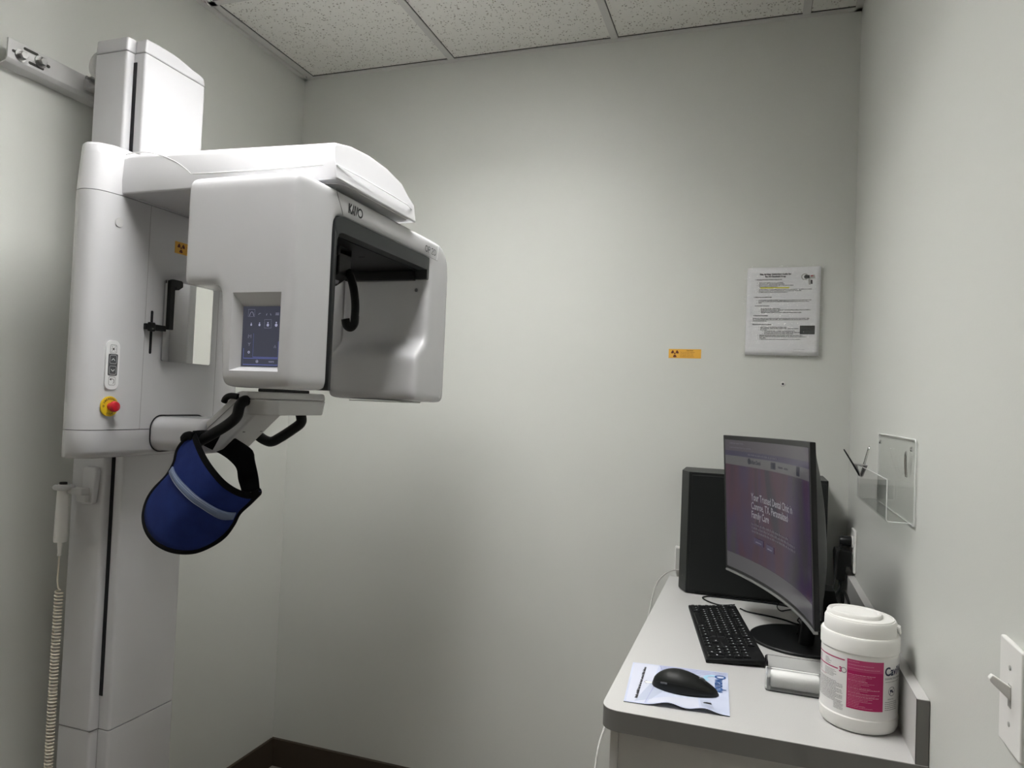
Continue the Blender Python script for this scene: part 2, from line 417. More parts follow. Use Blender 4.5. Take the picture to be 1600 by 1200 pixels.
fc = rpoly([(-1.0245, 2.3005), (-1.0225, 2.337), (-.93, 2.338), (-.8215, 2.322), (-.8185, 2.3005)], [0, .010, .06, .022, 0], 7)
obj('column_cap', prism(fc, 'x', 0.236, 0.2695), M['white'], column, bevel=0.004, seg=3)
for a_, b_ in (((0.2300, -1.0475, 0.602), (0.2345, -1.0262, 0.6032)), ((0.13, -1.0462, 2.2992), (0.2335, -1.04, 2.3004)), ((0.236, -1.0247, 2.2992), (0.2702, -.82, 2.3004)),
               ((0.13, -1.0463, 0.6018), (0.2335, -1.04, 0.6032)), ((.2345, -1.0247, 0.02), (.2352, -1.02, 0.6025))):
    obj('panel_seam', box(a_, b_), M['seam'], column, smooth=False)
obj('cable_slot', box((0.2342, -1.0262, 0.685), (0.2445, -1.0235, 2.276)), M['void'], column, smooth=False)
obj('base_plate', prism(rrect(0.1, -1.12, 0.36, -0.72, 0.03), 'z', 0, 0.012), M['white2'], mc, bevel=.003)

# carriage shell round the column
def cplan(dy=0, dx=0, s=0):
    P = [(0.272, -1.196 + dy), (0.298, -1.206 + dy), (0.322, -1.199 + dy), (0.337, -1.178 + dy * .8), (0.3445, -1.142), (0.347, -1.095), (0.348, -1.056), (0.349, -0.93), (0.348, -0.812),
         (0.345, -0.757), (0.338, -0.722), (0.325, -0.700 - dy), (0.302, -0.690 - dy), (0.272, -0.695 - dy)]
    return [(x + dx, y) for x, y in P]
def shell(zs, bm=None):
    bm = bm or bmesh.new(); rings = []
    for z, dy, dx in zs:
        P = catmull([(x, y, z) for x, y in cplan(dy, dx)], 5)
        tail = [(0.262, P[-1].y - .035, z), (0.262, P[0].y + .035, z)]
        rings.append([bm.verts.new(p) for p in [tuple(p) for p in P] + tail])
    n = len(rings[0])
    for a, b_ in zip(rings, rings[1:]):
        for k in range(n): bm.faces.new((a[k], a[(k + 1) % n], b_[(k + 1) % n], b_[k]))
    bm.faces.new(rings[0][::-1]); bm.faces.new(rings[-1]); return bm
cs = shell([(1.3525, 0, 0), (1.60, 0, 0), (1.896, 0, 0)])
carriage = obj('carriage', cs, M['white'], mc, angle=50)
obj('lower_cover', shell([(1.284, .032, -.035), (1.2875, .012, -.014), (1.294, .004, -.004), (1.303, 0, 0), (1.3508, 0, 0)]), M['white'], carriage)
obj('upper_cover', shell([(1.8975, 0, 0), (1.94, .004, -.002), (1.985, .010, -.004), (2.003, .014, -.007), (2.011, .020, -.013), (2.014, .030, -.022)]), M['white'], carriage)
obj('panel_seam', box((0.3462, -1.0564, 1.3525), (0.3483, -1.0557, 1.896)), M['seam'], carriage, smooth=False)
obj('panel_seam', box((0.3452, -0.8118, 1.3525), (0.3484, -0.8111, 1.90)), M['seam'], carriage, smooth=False)
obj('screw_cover', lathe([(0, .0006), (.0105, .0006), (.0112, 0)], (0.3449, -1.142, 1.833), 32, axis='x'), M['white2'], carriage)
# arm above the head
sec = [(-1.138, 1.901), (-1.139, 1.932), (-1.134, 1.985), (-1.122, 1.999), (-1.06, 2.013), (-.98, 2.020), (-.90, 2.017), (-.83, 2.002), (-.800, 1.978), (-.778, 1.945), (-.770, 1.901)]
ab = bmesh.new(); xs_ = [(0.30, 0), (0.60, 0), (0.872, 0.0)]
rings = []
for x, k in xs_: rings.append([ab.verts.new((x, y, z - max(0, (x - .35)) * .03 * (z > 1.95))) for y, z in sec])
endx = lambda y, z: 0.924 - 0.022 * max(0, (z - 1.93) / 0.09) - 0.7 * max(0, abs(y + 0.955) - 0.11) ** 2
rings.append([ab.verts.new((endx(y, z), y, z - .016 * (z > 1.95))) for y, z in sec])
n = len(sec)
for a, b_ in zip(rings, rings[1:]):
    for k in range(n): ab.faces.new((a[k], a[(k + 1) % n], b_[(k + 1) % n], b_[k]))
ab.faces.new(rings[0][::-1]); ab.faces.new(rings[-1])
arm = obj('overhead_arm', ab, M['white'], mc, bevel=0.004, seg=3, angle=38)
arcseam = [(0.344, -1.1205, 2.0005), (0.3749, -1.1205, 2.0032), (0.4134, -1.1205, 2.0002), (0.4518, -1.1205, 1.9898), (0.4901, -1.1205, 1.9742), (0.5188, -1.1205, 1.958), (0.5435, -1.1212, 1.9402)]
arcseam = [(x, -1.1388 + max(0, z - 1.932) * .09, z - .005) for x, y, z in arcseam]
asb = tube(catmull(arcseam, 6) + [V((0.62, -1.1390, 1.933)), V((0.75, -1.1390, 1.932)), V((0.885, -1.1388, 1.932)), V((0.917, -1.133, 1.932)), V((0.9228, -1.05, 1.932)), V((0.9242, -.93, 1.932)), V((0.9235, -.83, 1.932)), V((0.9145, -.785, 1.932))], 0.0011, 6)
obj('seam_highlight', asb, M['seam_light'], arm)  # white colour stands in for the highlight along the arm seam
obj('under_plate', prism(rrect(0.66, -1.115, 0.915, -0.790, .03), 'z', 1.8990, 1.9015), M['white2'], arm)
obj('pivot', lathe([(0.07, 1.886), (0.07, 1.9035)], (0.775, -0.92, 0), 40), M['charcoal'], mc)

# rotating unit (one shell: tube head towards the camera, bridge, sensor head)
U = [(-1.25, 1.461), (-1.25, 1.889), (-.527, 1.889), (-.527, 1.443), (-.716, 1.447), (-.716, 1.565), (-.660, 1.610), (-.660, 1.835), (-1.116, 1.835), (-1.116, 1.461)]
U = rpoly(U, [.020, .024, .085, .020, .020, .03, .03, .0, .030, .010], 6)
unit = obj('rotating_unit', prism(U, 'x', 0.642, 0.9085), M['white'], mc); unit.modifiers.clear()
notch = prism(rpoly([(0.60, 1.30), (0.60, 1.666), (0.735, 1.666), (0.757, 1.30)], [0, 0, .02, 0], 6), 'y', -1.30, -1.112)
# frustum recess for the display
rc = bmesh.new(); o1 = [(0.768, 1.494), (0.884, 1.494), (0.884, 1.650), (0.768, 1.650)]; i1 = [(0.7830, 1.503), (0.8735, 1.503), (0.8735, 1.623), (0.7830, 1.623)]
prism([(x + (x - .826) * .02, z + (z - 1.57) * .02) for x, z in o1], 'y', -1.2525, -1.232, rc, shrink1=i1)
rear = prism([(0.60, -.600), (0.72, -.600), (0.80, -.50), (0.60, -.50)], 'z', 1.30, 1.80)
cut(unit, [notch, rear])
def fillet(o, voxel, iters):
    """round every edge of a solid: fine remesh, then smoothing"""
    md = o.modifiers.new('r', 'REMESH'); md.mode = 'VOXEL'; md.voxel_size = voxel; md.adaptivity = 0
    sm = o.modifiers.new('s', 'SMOOTH'); sm.factor = .5; sm.iterations = iters
    return cut(o, [])
fillet(unit, .0035, 85)
cut(unit, [rc]); finish(unit.data, True); md = unit.modifiers.new('es', 'EDGE_SPLIT'); md.split_angle = math.radians(24)
obj('sensor_side', prism(rpoly([(-.655, 1.50), (-.655, 1.80), (-.625, 1.80), (-.625, 1.50)], .006), 'x', 0.575, 0.6425), M['white'], unit, bevel=.004)
disp = obj('display', box((0.7835, -1.2335, 1.5035), (0.873, -1.2322, 1.6225)), mat('display_glass', (0.02, 0.022, 0.03), 0.12, emit=(0.036, 0.038, 0.055), estr=1.0), unit, smooth=False)
f = plane((0.7835, -1.2338, 1.5035), (0.0895, 0, 0), (0, 0, 0.119))      # unit square on the display
G = lambda x, y: f(x, y)
asp = 0.0895 / 0.119
def ds(bm, pts, wd, closed=False):
    ff = lambda x, y: f(x / 0.0895, y / 0.119); return stroke(bm, ff, [(a * 0.0895, b * 0.119) for a, b in pts], wd, closed)
mi = mat('icon_light', (.1, .1, .12), .5, emit=(.34, .35, .50), estr=.9); db = bmesh.new(); LW = 0.0005
ds(db, [(.14, .83), (.31, .83), (.31, .95), (.14, .95)], LW * .6, True)
ds(db, [(.17, .84), (.20, .895), (.23, .91), (.26, .895), (.29, .84)], LW * 1.3)
ds(db, [(.41, .86), (.44, .885), (.47, .88)], LW); ds(db, [(.62, .85), (.635, .88)], LW * 1.4); ds(db, [(.74, .85), (.725, .88)], LW * 1.4)
for yy in (.86, .885): ds(db, [(.86, yy), (.95, yy)], LW * 1.6)
obj('display_icons', db, mi, disp, smooth=False, fix=False); db = bmesh.new(); ds(db, [(.58, .64), (.76, .64), (.76, .78), (.58, .78)], LW * .6, True)
for cx, s in ((.23, .8), (.45, .95), (.67, 1.15), (.89, 1.25)):
    ff = lambda x, y, cx=cx: f(cx + x / 0.0895, .70 + y / 0.119)
    disc(db, ff, 0, -0.0012 * s, .0025 * s, 16, 0, 0, PI * 2); disc(db, ff, 0, .0029 * s, .0013 * s, 14)
obj('display_icons', db, mi, disp, smooth=False, fix=False); db = bmesh.new()
ds(db, [(.17, .47), (.17, .53), (.205, .50), (.24, .53), (.24, .47)], LW); ds(db, [(.17, .39), (.20, .375), (.235, .39)], LW); ds(db, [(.20, .375), (.20, .34)], LW)
ff = lambda x, y: f(.20 + x / 0.0895, .235 + y / 0.119); disc(db, ff, 0, 0, .0026, 20, .0013)
ds(db, [(.86, .31), (.885, .36), (.91, .31)], LW)
obj('display_icons', db, mi, disp, smooth=False, fix=False); db = bmesh.new()
ff = lambda x, y: f(.43 + x / 0.0895, .085 + y / 0.119); disc(db, ff, 0, 0, .0030, 20, .0024); quad(db, ff, -.0015, -.0008, .0017, .0008)
lettering(db, 'KAVO', .0045, lambda x, y: f(.74 + x / 0.0895, .07 + y / 0.119))
obj('display_icons', db, mi, disp, smooth=False, fix=False)
dl = bmesh.new(); ds(dl, [(.06, .135), (.97, .135), (.97, .03), (.06, .03)], .0011, True); ds(dl, [(.06, .135), (.06, .30)], .0007); ds(dl, [(.31, .155), (.97, .155), (.97, .42)], .0009); ds(dl, [(.31, .155), (.31, .55)], .0004)
obj('display_frame_lines', dl, mat('line_blue', (.05, .06, .2), .5, emit=(.08, .105, .33), estr=.9), disp, smooth=False, fix=False)
# dark lining of the opening
lin_o = rpoly([(-1.1160, 1.462), (-1.1160, 1.835), (-.660, 1.835), (-.660, 1.775)], [0, .034, 0, 0], 7)
lin_i = rpoly([(-1.1050, 1.462), (-1.1050, 1.800), (-.672, 1.800), (-.672, 1.775)], [0, .024, 0, 0], 7)
lb2 = bmesh.new()
for (xa, xb) in ((0.655, 0.9085),):
    Ao = [lb2.verts.new((xa, y, z)) for y, z in lin_o]; Ai = [lb2.verts.new((xa, y, z)) for y, z in lin_i]
    Bo = [lb2.verts.new((xb, y, z)) for y, z in lin_o]; Bi = [lb2.verts.new((xb, y, z)) for y, z in lin_i]
    for k in range(len(lin_o) - 1):
        lb2.faces.new((Ao[k], Ao[k + 1], Ai[k + 1], Ai[k])); lb2.faces.new((Bo[k], Bo[k + 1], Bi[k + 1], Bi[k]))
        lb2.faces.new((Ao[k], Ao[k + 1], Bo[k + 1], Bo[k])); lb2.faces.new((Ai[k], Ai[k + 1], Bi[k + 1], Bi[k]))
    for k in (0, -1): lb2.faces.new((Ao[k], Ai[k], Bi[k], Bo[k]))
lng = obj('dark_lining', lb2, M['charcoal'], unit, bevel=.0015, seg=2)
cut(lng, [prism([(0.60, 1.30), (0.60, 1.685), (0.752, 1.685), (0.778, 1.30)], 'y', -1.20, -1.05)]); esplit(lng, 30)
obj('inner_plate', box((0.66, -0.676, 1.798), (0.88, -1.08, 1.8005)), M['blackplas'], unit, smooth=False)
obj('rear_strip', box((0.66, -0.684, 1.772), (0.872, -0.660, 1.799)), M['blackplas'], unit, smooth=False, bevel=.004)
sb_ = tube([(0.9083, -1.118, 1.887), (0.9085, -1.108, 1.868), (0.9085, -1.092, 1.846), (0.9085, -1.088, 1.837)], .0006, 6)
obj('band_seam', sb_, M['seam'], unit)
obj('band_seam', tube([(0.9085, -.607, 1.878), (0.9085, -.612, 1.850), (0.9085, -.615, 1.837)], .0006, 6), M['seam_light'], unit)
obj('lip_line', tube([(0.9085, -1.085, 1.8372), (0.9085, -.665, 1.8372), (.9085, -.61, 1.836)], .0005, 6), M['seam'], unit)
obj('shell_seam', box((0.9075, -.558, 1.455), (0.9083, -.5575, 1.80)), M['seam_light'], unit, smooth=False)
# lettering on the band
fb = plane((0.9091, -1.068, 1.8485), (0, 1, 0), (0, 0, 1)); kb = bmesh.new(); kh = .0215; wd = .0045
wd = .0046
stroke(kb, fb, [(.0015, 0), (.0015, kh)], wd); stroke(kb, fb, [(.0105, kh), (.0035, kh * .52), (.0105, 0)], wd * .9)
stroke(kb, fb, [(.0125, 0), (.0185, kh * .97), (.0240, 0)], wd * 1.05); stroke(kb, fb, [(.0184, kh * .12), (.0184, kh * .40)], wd * .6)
stroke(kb, fb, [(.0250, kh), (.0305, .0015), (.0360, kh)], wd * 1.05); disc(kb, lambda x, y: fb(x * 1.05 + .0470, y), 0, kh / 2, kh / 2, 28, kh / 2 - wd * .85)
obj('maker_lettering', kb, M['ink'], unit, smooth=False, fix=False)
ob = bmesh.new(); fo = plane((0.9091, -.690, 1.8465), (0, 1, 0), (0, 0, 1)); h2 = .0175; w2 = .0023
disc(ob, lambda x, y: fo(x * .95 + .008, y), 0, h2 / 2, h2 / 2, 28, h2 / 2 - w2)
stroke(ob, fo, [(.020, 0), (.020, h2 - w2 / 2), (.026, h2 - w2 / 2), (.0295, h2 * .83), (.0295, h2 * .6), (.026, h2 * .45), (.020, h2 * .45)], w2)
stroke(ob, fo, [(.0395, h2 * .78), (.042, h2 - w2 / 2), (.047, h2 - w2 / 2), (.0495, h2 * .78), (.048, h2 * .55), (.0395, w2 / 2), (.0505, w2 / 2)], w2)
stroke(ob, fo, [(.055, w2 / 2), (.061, w2 / 2), (.066, h2 * .28), (.066, h2 * .72), (.061, h2 - w2 / 2), (.055, h2 - w2 / 2)], w2, True)
obj('model_lettering', ob, M['ink'], unit, smooth=False, fix=False)
for x in (0.672, 0.873):
    s_ = obj('screw', lathe([(0, -.0012), (.0032, -.0012), (.0040, 0), (.0048, 0)], (x, -.6608, 1.747), 20, axis='y'), M['grey_ink'], unit)
for p in ((0.80, -.93, 1.7975), (0.82, -.86, 1.7975)): obj('slot', box((p[0] - .008, p[1] - .002, p[2]), (p[0] + .008, p[1] + .002, p[2] + .001)), M['void'], unit, smooth=False)
obj('under_plate', prism(rrect(0.70, -.70, 0.86, -.57, .01), 'z', 1.4405, 1.4435), M['white2'], unit)
# head support hanging from the bridge
hs = obj('head_support', box((0.742, -.99, 1.775), (0.838, -.93, 1.8005)), M['blackplas'], mc, bevel=.006)
obj('slider', prism(rpoly([(0.752, 1.80), (0.752, 1.725), (0.80, 1.712), (0.838, 1.735), (0.838, 1.80)], .008), 'y', -.985, -.935), M['blackplas'], hs, bevel=.003)
obj('slider_cap', prism(rpoly([(0.748, 1.732), (0.748, 1.712), (0.815, 1.716), (0.823, 1.735), (0.800, 1.747)], .004), 'y', -.9895, -.950), M['grey_ink'], hs, bevel=.002, label='grey slider cap')
tp = catmull([(0.838, -.95, 1.745), (0.848, -.95, 1.730), (0.858, -.95, 1.700), (0.8635, -.95, 1.665), (0.8635, -.95, 1.632)], 6)
obj('temple_bar', tube(tp, .0105, 12, flat=((0, 1, 0), .6)), M['black'], hs)
obj('temple_pad', tube(catmull([(0.864, -.95, 1.640), (0.863, -.95, 1.622), (0.855, -.952, 1.613), (0.846, -.955, 1.618), (0.843, -.957, 1.632)], 5), .0105, 12, flat=((0, 1, 0), .8)), M['black'], hs)

# orange radiation stickers
def trefoil(bm, f, cx, cy, r):
    disc(bm, f, cx, cy, r * .2, 16)
    for a in (PI / 6, 5 * PI / 6, -PI / 2): disc(bm, f, cx, cy, r, 8, r * .34, a - PI / 6, a + PI / 6)
def make_sticker(o, u, v, nrm, parent=None):
    f = plane(o, u, v); n_ = V(nrm); Wd, Ht = .104, .030
    bm = bmesh.new(); a = [f(0, 0), f(Wd, 0), f(Wd, Ht), f(0, Ht)]
    vv = [bm.verts.new(p) for p in a] + [bm.verts.new(p + n_ * .0005) for p in a]
    for q in ((0, 1, 2, 3), (4, 5, 6, 7), (0, 1, 5, 4), (1, 2, 6, 5), (2, 3, 7, 6), (3, 0, 4, 7)): bm.faces.new([vv[i] for i in q])
    base = obj('warning_sticker', bm, M['orange'], parent, smooth=False)
    g = lambda x, y: f(x, y) + n_ * .0008
    ib = bmesh.new(); trefoil(ib, g, .020, .0155, .0125)
    lettering(ib, 'CAUTION', .0048, lambda x, y: g(x + .068, y + .0235), 'CENTER', .0001)
    for k, s in enumerate(['This x-ray unit may be dangerous', 'to patient and operator unless', 'safe exposure factors and', 'operating instructions observed']):
        me = None; lettering(ib, s, .0040, lambda x, y, k=k: g(x + .037, y + .0185 - k * .0048), 'LEFT', 0, (.93 if k != 2 else 1.1) * .92)
    obj('sticker_print', ib, M['brown_ink'], base, smooth=False, fix=False)
    return base
make_sticker((0.3492, -.977, 1.798), (0, 1, 0), (0, 0, 1), (1, 0, 0), carriage)

# mirror with its clip and the height slot
mr = obj('mirror', prism(rrect(-1.010, 1.5205, -.838, 1.7235, .006), 'x', 0.3502, 0.3545), M['mirror'], mc, label='rectangular patient mirror on the carriage')
mr.data.materials.append(M['grey_ink']); pvt = V((0.352, -1.010, 0)) - ORG['xray_machine']
mr.data.transform(Matrix.Translation(pvt) @ Matrix.Rotation(math.radians(2.2), 4, 'Z') @ Matrix.Translation(-pvt)); mr.location.x += 0.0045
for p in mr.data.polygons:
    if abs(p.normal.x) < .5: p.material_index = 1
obj('slot', prism(rrect(-1.0405, 1.536, -1.0335, 1.642, .0034), 'x', 0.347, 0.3492), M['void'], carriage)
ls = obj('slot_slider', box((0.349, -1.062, 1.594), (0.360, -1.001, 1.6085)), M['blackplas'], mc, bevel=.002)
obj('slider_knob', box((0.3585, -1.060, 1.590), (0.366, -1.040, 1.612)), M['blackplas'], ls, bevel=.003)
lp = rpoly([(-.9975, 1.600), (-.9975, 1.727), (-.958, 1.727), (-.958, 1.712), (-.972, 1.702), (-.9835, 1.712), (-.9835, 1.600)], [.002, .008, .008, .002, .002, .002, .002])
obj('mirror_clip', prism(lp, 'x', 0.3565, 0.364), M['black'], ls, bevel=.001, seg=2)
# button film
fp = plane((0.3462, -1.1585, 1.4455), (0.018, 1, 0), (0, 0, 1))
pw, ph = .0365, .1135
pb = obj('button_panel', prism(rrect(-1.1585, 1.4455, -1.1220, 1.559, .014), 'x', 0.3425, 0.3467), M['pill'], carriage, label='white rounded button film')
g2 = lambda x, y: V((0.3471, -1.1585 + x, 1.4455 + y))
kb = bmesh.new()
for cy in (.0935,):
    stroke(kb, g2, rrect(.0095, cy - .0095, .027, cy + .0095, .003, 3), .0007, True)
stroke(kb, g2, [(.0125, .0865), (.0245, .1005)], .0005); stroke(kb, g2, [(.0245, .0865), (.0125, .1005)], .0005); stroke(kb, g2, [(.0115, .0935), (.0255, .0935)], .0005)
disc(kb, g2, .0183, .0935, .0022, 14)
obj('button_icons', kb, M['ink'], pb, smooth=False, fix=False); kb = bmesh.new(); stroke(kb, g2, rrect(.0095, .0195 - .0095, .027, .0195 + .0095, .003, 3), .0007, True)
stroke(kb, g2, [(.0215, .0135), (.0235, .0165), (.0235, .0215), (.0205, .0245), (.0145, .0235)], .0012); poly(kb, g2, [(.0118, .0235), (.0160, .0265), (.0158, .0200)])
obj('button_icons', kb, M['ink'], pb, smooth=False, fix=False)
upb = bmesh.new(); prism(rrect(-1.1525, 1.4775, -1.1275, 1.5275, .003), 'x', 0.3466, 0.3474, upb)
kk = obj('height_buttons', upb, M['darkgrey'], pb, label='dark grey up and down buttons')
g3 = lambda x, y: V((0.3477, -1.1525 + x, 1.4775 + y)); ab2 = bmesh.new()
for cy in (.0125, .0375):
    stroke(ab2, g3, rrect(.0035, cy - .0095, .0215, cy + .0095, .003, 3), .0006, True)
stroke(ab2, g3, [(.0080, .0350), (.0125, .0395), (.0170, .0350)], .0016); stroke(ab2, g3, [(.0080, .0145), (.0125, .0100), (.0170, .0145)], .0016)
obj('arrow_icons', ab2, M['pill'], kk, smooth=False, fix=False)
# emergency stop
es = obj('emergency_stop_plate', lathe([(0, 0), (.0232, 0), (.0232, .0042), (0, .0042)], (0.3430, -1.142, 1.4065), 40, axis='x'), M['yellow'], mc, label='yellow emergency stop ring with red mushroom button')
eb = bmesh.new(); cxy = lambda x, y: V((0.3475, -1.142 + x, 1.4065 + y))
def arc_text(bm, s, r, amid, size, step, flip=False):
    for i, ch in enumerate(s):
        a = amid + (-(i - (len(s) - 1) / 2) * step) * (-1 if flip else 1)
        th = a - PI / 2 + (PI if flip else 0)
        lettering(bm, ch, size, lambda x, y, a=a, th=th: cxy(r * math.cos(a) + x * math.cos(th) - (y - size * .35) * math.sin(th), r * math.sin(a) + x * math.sin(th) + (y - size * .35) * math.cos(th)), 'CENTER', .0001)
arc_text(eb, 'EMERGENCY', .0178, PI / 2 + .0, .0062, .27); arc_text(eb, 'STOP', .0178, -PI / 2, .0062, .28, True)
disc(eb, cxy, -.0172, .0005, .0026, 16, .0017); stroke(eb, cxy, [(-.0172, -.002), (-.0172, .003)], .0006)
obj('stop_lettering', eb, M['ink'], es, smooth=False, fix=False)
obj('stop_button', lathe([(.0085, .001), (.0085, .007), (.0108, .008), (.0125, .011), (.0125, .016), (.0108, .0195), (.0060, .021), (0, .0213)], (0.3470, -1.142, 1.4065), 36, axis='x'), M['red'], es, label='red mushroom button')
rb = bmesh.new(); ctr = V((0.3470 + .0212, -1.142, 1.4065))
for a0 in (PI * .62, -PI * .38): 
    disc(rb, lambda x, y: V((ctr.x - .0002 - max(0, (math.hypot(x, y) - .0055)) * .42, ctr.y + x, ctr.z + y)), 0, 0, .0090, 14, .0070, a0, a0 + PI * .55)
obj('arrow_marks', rb, M['pill'], es, smooth=False, fix=False)

# patient support: bump on the carriage, slanting arm, chin platform
bp_ = obj('support_bracket', prism(rrect(-1.022, 1.298, -.84, 1.383, .030, 6), 'x', 0.335, 0.50), M['white'], mc, bevel=.012, seg=5)
bo = [(0.3495, y, z) for y, z in rrect(-1.0245, 1.2955, -.838, 1.3855, .033, 6)]
obj('gasket', tube([V(p) for p in bo], .0016, 6, closed=True), M['ink'], bp_)
dg_ = rpoly([(0.460, 1.302), (0.460, 1.374), (0.492, 1.372), (0.586, 1.4535), (0.66, 1.4535), (0.66, 1.404), (0.640, 1.400), (0.545, 1.313), (0.520, 1.302)], [.01, .01, .03, .02, .01, .01, .02, .02, .02])
da = obj('support_arm', prism(dg_, 'y', -1.002, -.900), M['white2'], mc, bevel=.006, seg=4)
obj('seam', tube([(0.494, -1.0026, 1.353), (0.588, -1.0026, 1.432), (0.62, -1.0026, 1.4345)], .0006, 6), M['seam'], da)
for y in (-.982, -.918): obj('screw', lathe([(.0034, .001), (.0030, -.0012), (0, -.0012)], (0.5925 + .0013, y, 1.3563), 14, axis='z'), M['seam'], da)
pl_ = rpoly([(0.600, -1.020), (0.64, -1.038), (0.690, -1.034), (0.703, -1.00), (0.703, -.815), (0.690, -.790), (0.64, -.785), (0.600, -.80)], [.018] * 8, 5)
pt = obj('chin_platform', prism(sc_(pl_, (0.65, -.912), .94), 'z', 1.400, 1.4365, None, shrink1=pl_), M['white2'], mc, bevel=.003)
obj('platform_top', prism(pl_, 'z', 1.4372, 1.4545, None, shrink1=sc_(pl_, (0.65, -.912), .965)), M['white2'], pt, bevel=.005, seg=4)
obj('chin_rest_socket', box((0.630, -.985, 1.4540), (0.680, -.848, 1.4620)), M['blackplas'], mc, bevel=.002)
h1 = catmull([(0.640, -1.020, 1.4300), (0.6385, -1.040, 1.4320), (0.6370, -1.054, 1.4200), (0.6310, -1.055, 1.3961), (0.6090, -1.055, 1.3770), (0.5760, -1.054, 1.3580), (0.5400, -1.052, 1.3395), (0.5100, -1.05, 1.3260), (0.4930, -1.035, 1.322), (0.487, -1.01, 1.324), (.487, -.99, 1.326)], 7)
obj('grab_handle', tube(h1, .0125, 14), M['black'], mc)
h2_ = catmull([(0.615, -.80, 1.412), (0.6230, -.80, 1.397), (0.6240, -.80, 1.3770), (0.5960, -.80, 1.3560), (0.5600, -.80, 1.3340), (0.5350, -.80, 1.3225), (0.5100, -.80, 1.3270), (0.4830, -.80, 1.3420), (0.4650, -.805, 1.3560), (0.455, -.83, 1.362), (.455, -.85, 1.362)], 7)
obj('grab_handle', tube(h2_, .0135, 14), M['black'], mc)
obj('handle_end', tube(catmull([(0.553, -1.008, 1.4265), (0.560, -1.010, 1.4365), (0.576, -1.012, 1.4420), (.600, -1.014, 1.4400)], 5), .0075, 12), M['black'], mc)
# holder for the hand switch
hh = obj('switch_holder', prism(rpoly([(0.181, 1.252), (0.222, 1.252), (0.2245, 1.240), (0.216, 1.160), (0.176, 1.157), (0.178, 1.185)], .008), 'y', -1.0620, -1.0455), M['white'], mc, bevel=.004)
arms = bmesh.new(); bx(arms, (0.160, -1.085, 1.184), (0.208, -1.058, 1.200)); bx(arms, (0.176, -1.072, 1.165), (0.208, -1.058, 1.185))
obj('bracket_arm', arms, M['white2'], hh, bevel=.003)
ring = [(0.150 + .0175 * math.cos(a), -1.085 + .0175 * math.sin(a), 1.200) for a in [(-PI * .95) + 1.72 * PI * k / 24 - PI * .0 for k in range(25)]]
obj('hook_ring', tube(ring, .0066, 10, flat=None), M['white2'], hh)

# hand switch hanging in the holder, with coiled cord
hw = thing('hand_switch', 'white hand exposure switch with coiled cream cord hanging beside the column', 'hand switch', (0.15, -1.085, 0.0))
lean = lambda z: (0.150 - (1.21 - z) * .03, -1.085)
obj('grip', lathe([(0, 0), (.0142, 0), (.0150, .004), (.0142, .06), (.0122, .135), (.0105, .141), (0, .141)], (0.1478, -1.085, 1.066), 24), M['plastic_white'], hw)
obj('push_button', lathe([(0, 0), (.009, 0), (.0085, .006), (0, .007)], (0.1478, -1.085, 1.2065), 20), M['blackplas'], hw, label='black push button')
obj('strain_relief', lathe([(.006, 0), (.0055, -.01), (.0042, -.028), (.005, -.029), (.0048, -.034), (0, -.034)], (0.1478, -1.085, 1.066), 16), M['plastic_white'], hw)
cp = catmull([(0.1478, -1.085, 1.034), (0.1470, -1.085, 1.000), (0.1465, -1.085, .972), (.150, -1.085, .955)], 6)
nt = 104; hp = []
for i in range(nt * 12):
    t = i / (nt * 12); z = 0.95 - t * .86; a = 2 * PI * i / 12; xx = 0.1535 - 0.006 * math.sin(t * 2.2) + .006 * t; r_ = .0082 if i > 6 else .0082 * i / 6
    hp.append((xx + r_ * math.cos(a), -1.085 + r_ * math.sin(a), z))
cp2 = cp + [V(p) for p in hp] + [V((.16, -1.07, .05)), V((.17, -1.04, .03))]
obj('coiled_cord', tube(cp2, .0021, 6), M['cord'], hw)

# ------------------------------------------------------------------ bracket that ties the column to the wall
wb = thing('wall_bracket', 'long white metal wall bracket with two hex bolts holding the column top', 'bracket', (0, -.92, 2.22))
plz = [(0.0355, 2.279), (0.0355, 2.232), (0.028, 2.222), (0.001, 2.216), (0.001, 2.2195), (0.026, 2.2255), (0.031, 2.234), (0.031, 2.279)]
br = obj('rail', prism(plz, 'y', -1.204, -.645), M['white2'], wb, bevel=.0012)
for (y, z) in ((-1.172, 2.248), (-1.122, 2.256)):
    bo_ = obj('bolt', lathe([(.0105, 0), (.0105, .0105), (.0085, .0125), (0, .0125)], (0.0375, y, z), 6, axis='x'), M['steel'], wb, smooth=False)
    if y < -1.12: pass
    obj('washer', lathe([(.0150, 0), (.0150, .0024), (0, .0024)], (0.0353, y, z), 28, axis='x'), M['steel'], bo_)
for (y0_, y1_, z0_) in ((-1.166, -1.128, 2.270), (-1.152, -1.112, 2.2415), (-1.194, -1.180, 2.2515), (-1.118, -1.096, 2.255)):
    obj('slot', prism(rrect(y0_, z0_ - .0034, y1_, z0_ + .0034, .0033, 4), 'x', 0.0345, 0.0362), M['slot_and_shadow'], br)
ar = obj('stay', box((0.030, -1.000, 2.240), (0.129, -.84, 2.268)), M['white2'], wb, bevel=.004)
nu_ = obj('nut', lathe([(.0085, -.012), (.0095, -.010), (.0095, .004), (0, .004)], (0.078, -1.004, 2.255), 6, axis='y'), M['steel'], wb, smooth=False)
obj('stud', lathe([(.0045, -.024), (.0045, .01)], (0.078, -1.004, 2.255), 14, axis='y'), M['steel'], nu_)
hd = [(0.1285, 2.310)] + [(0.1285 - .030 * math.sin(PI * k / 12), 2.276 + .034 * math.cos(PI * k / 12)) for k in range(1, 12)] + [(0.1285, 2.242)]
obj('half_round_tab', prism(hd, 'y', -1.040, -1.036), M['white2'], wb)
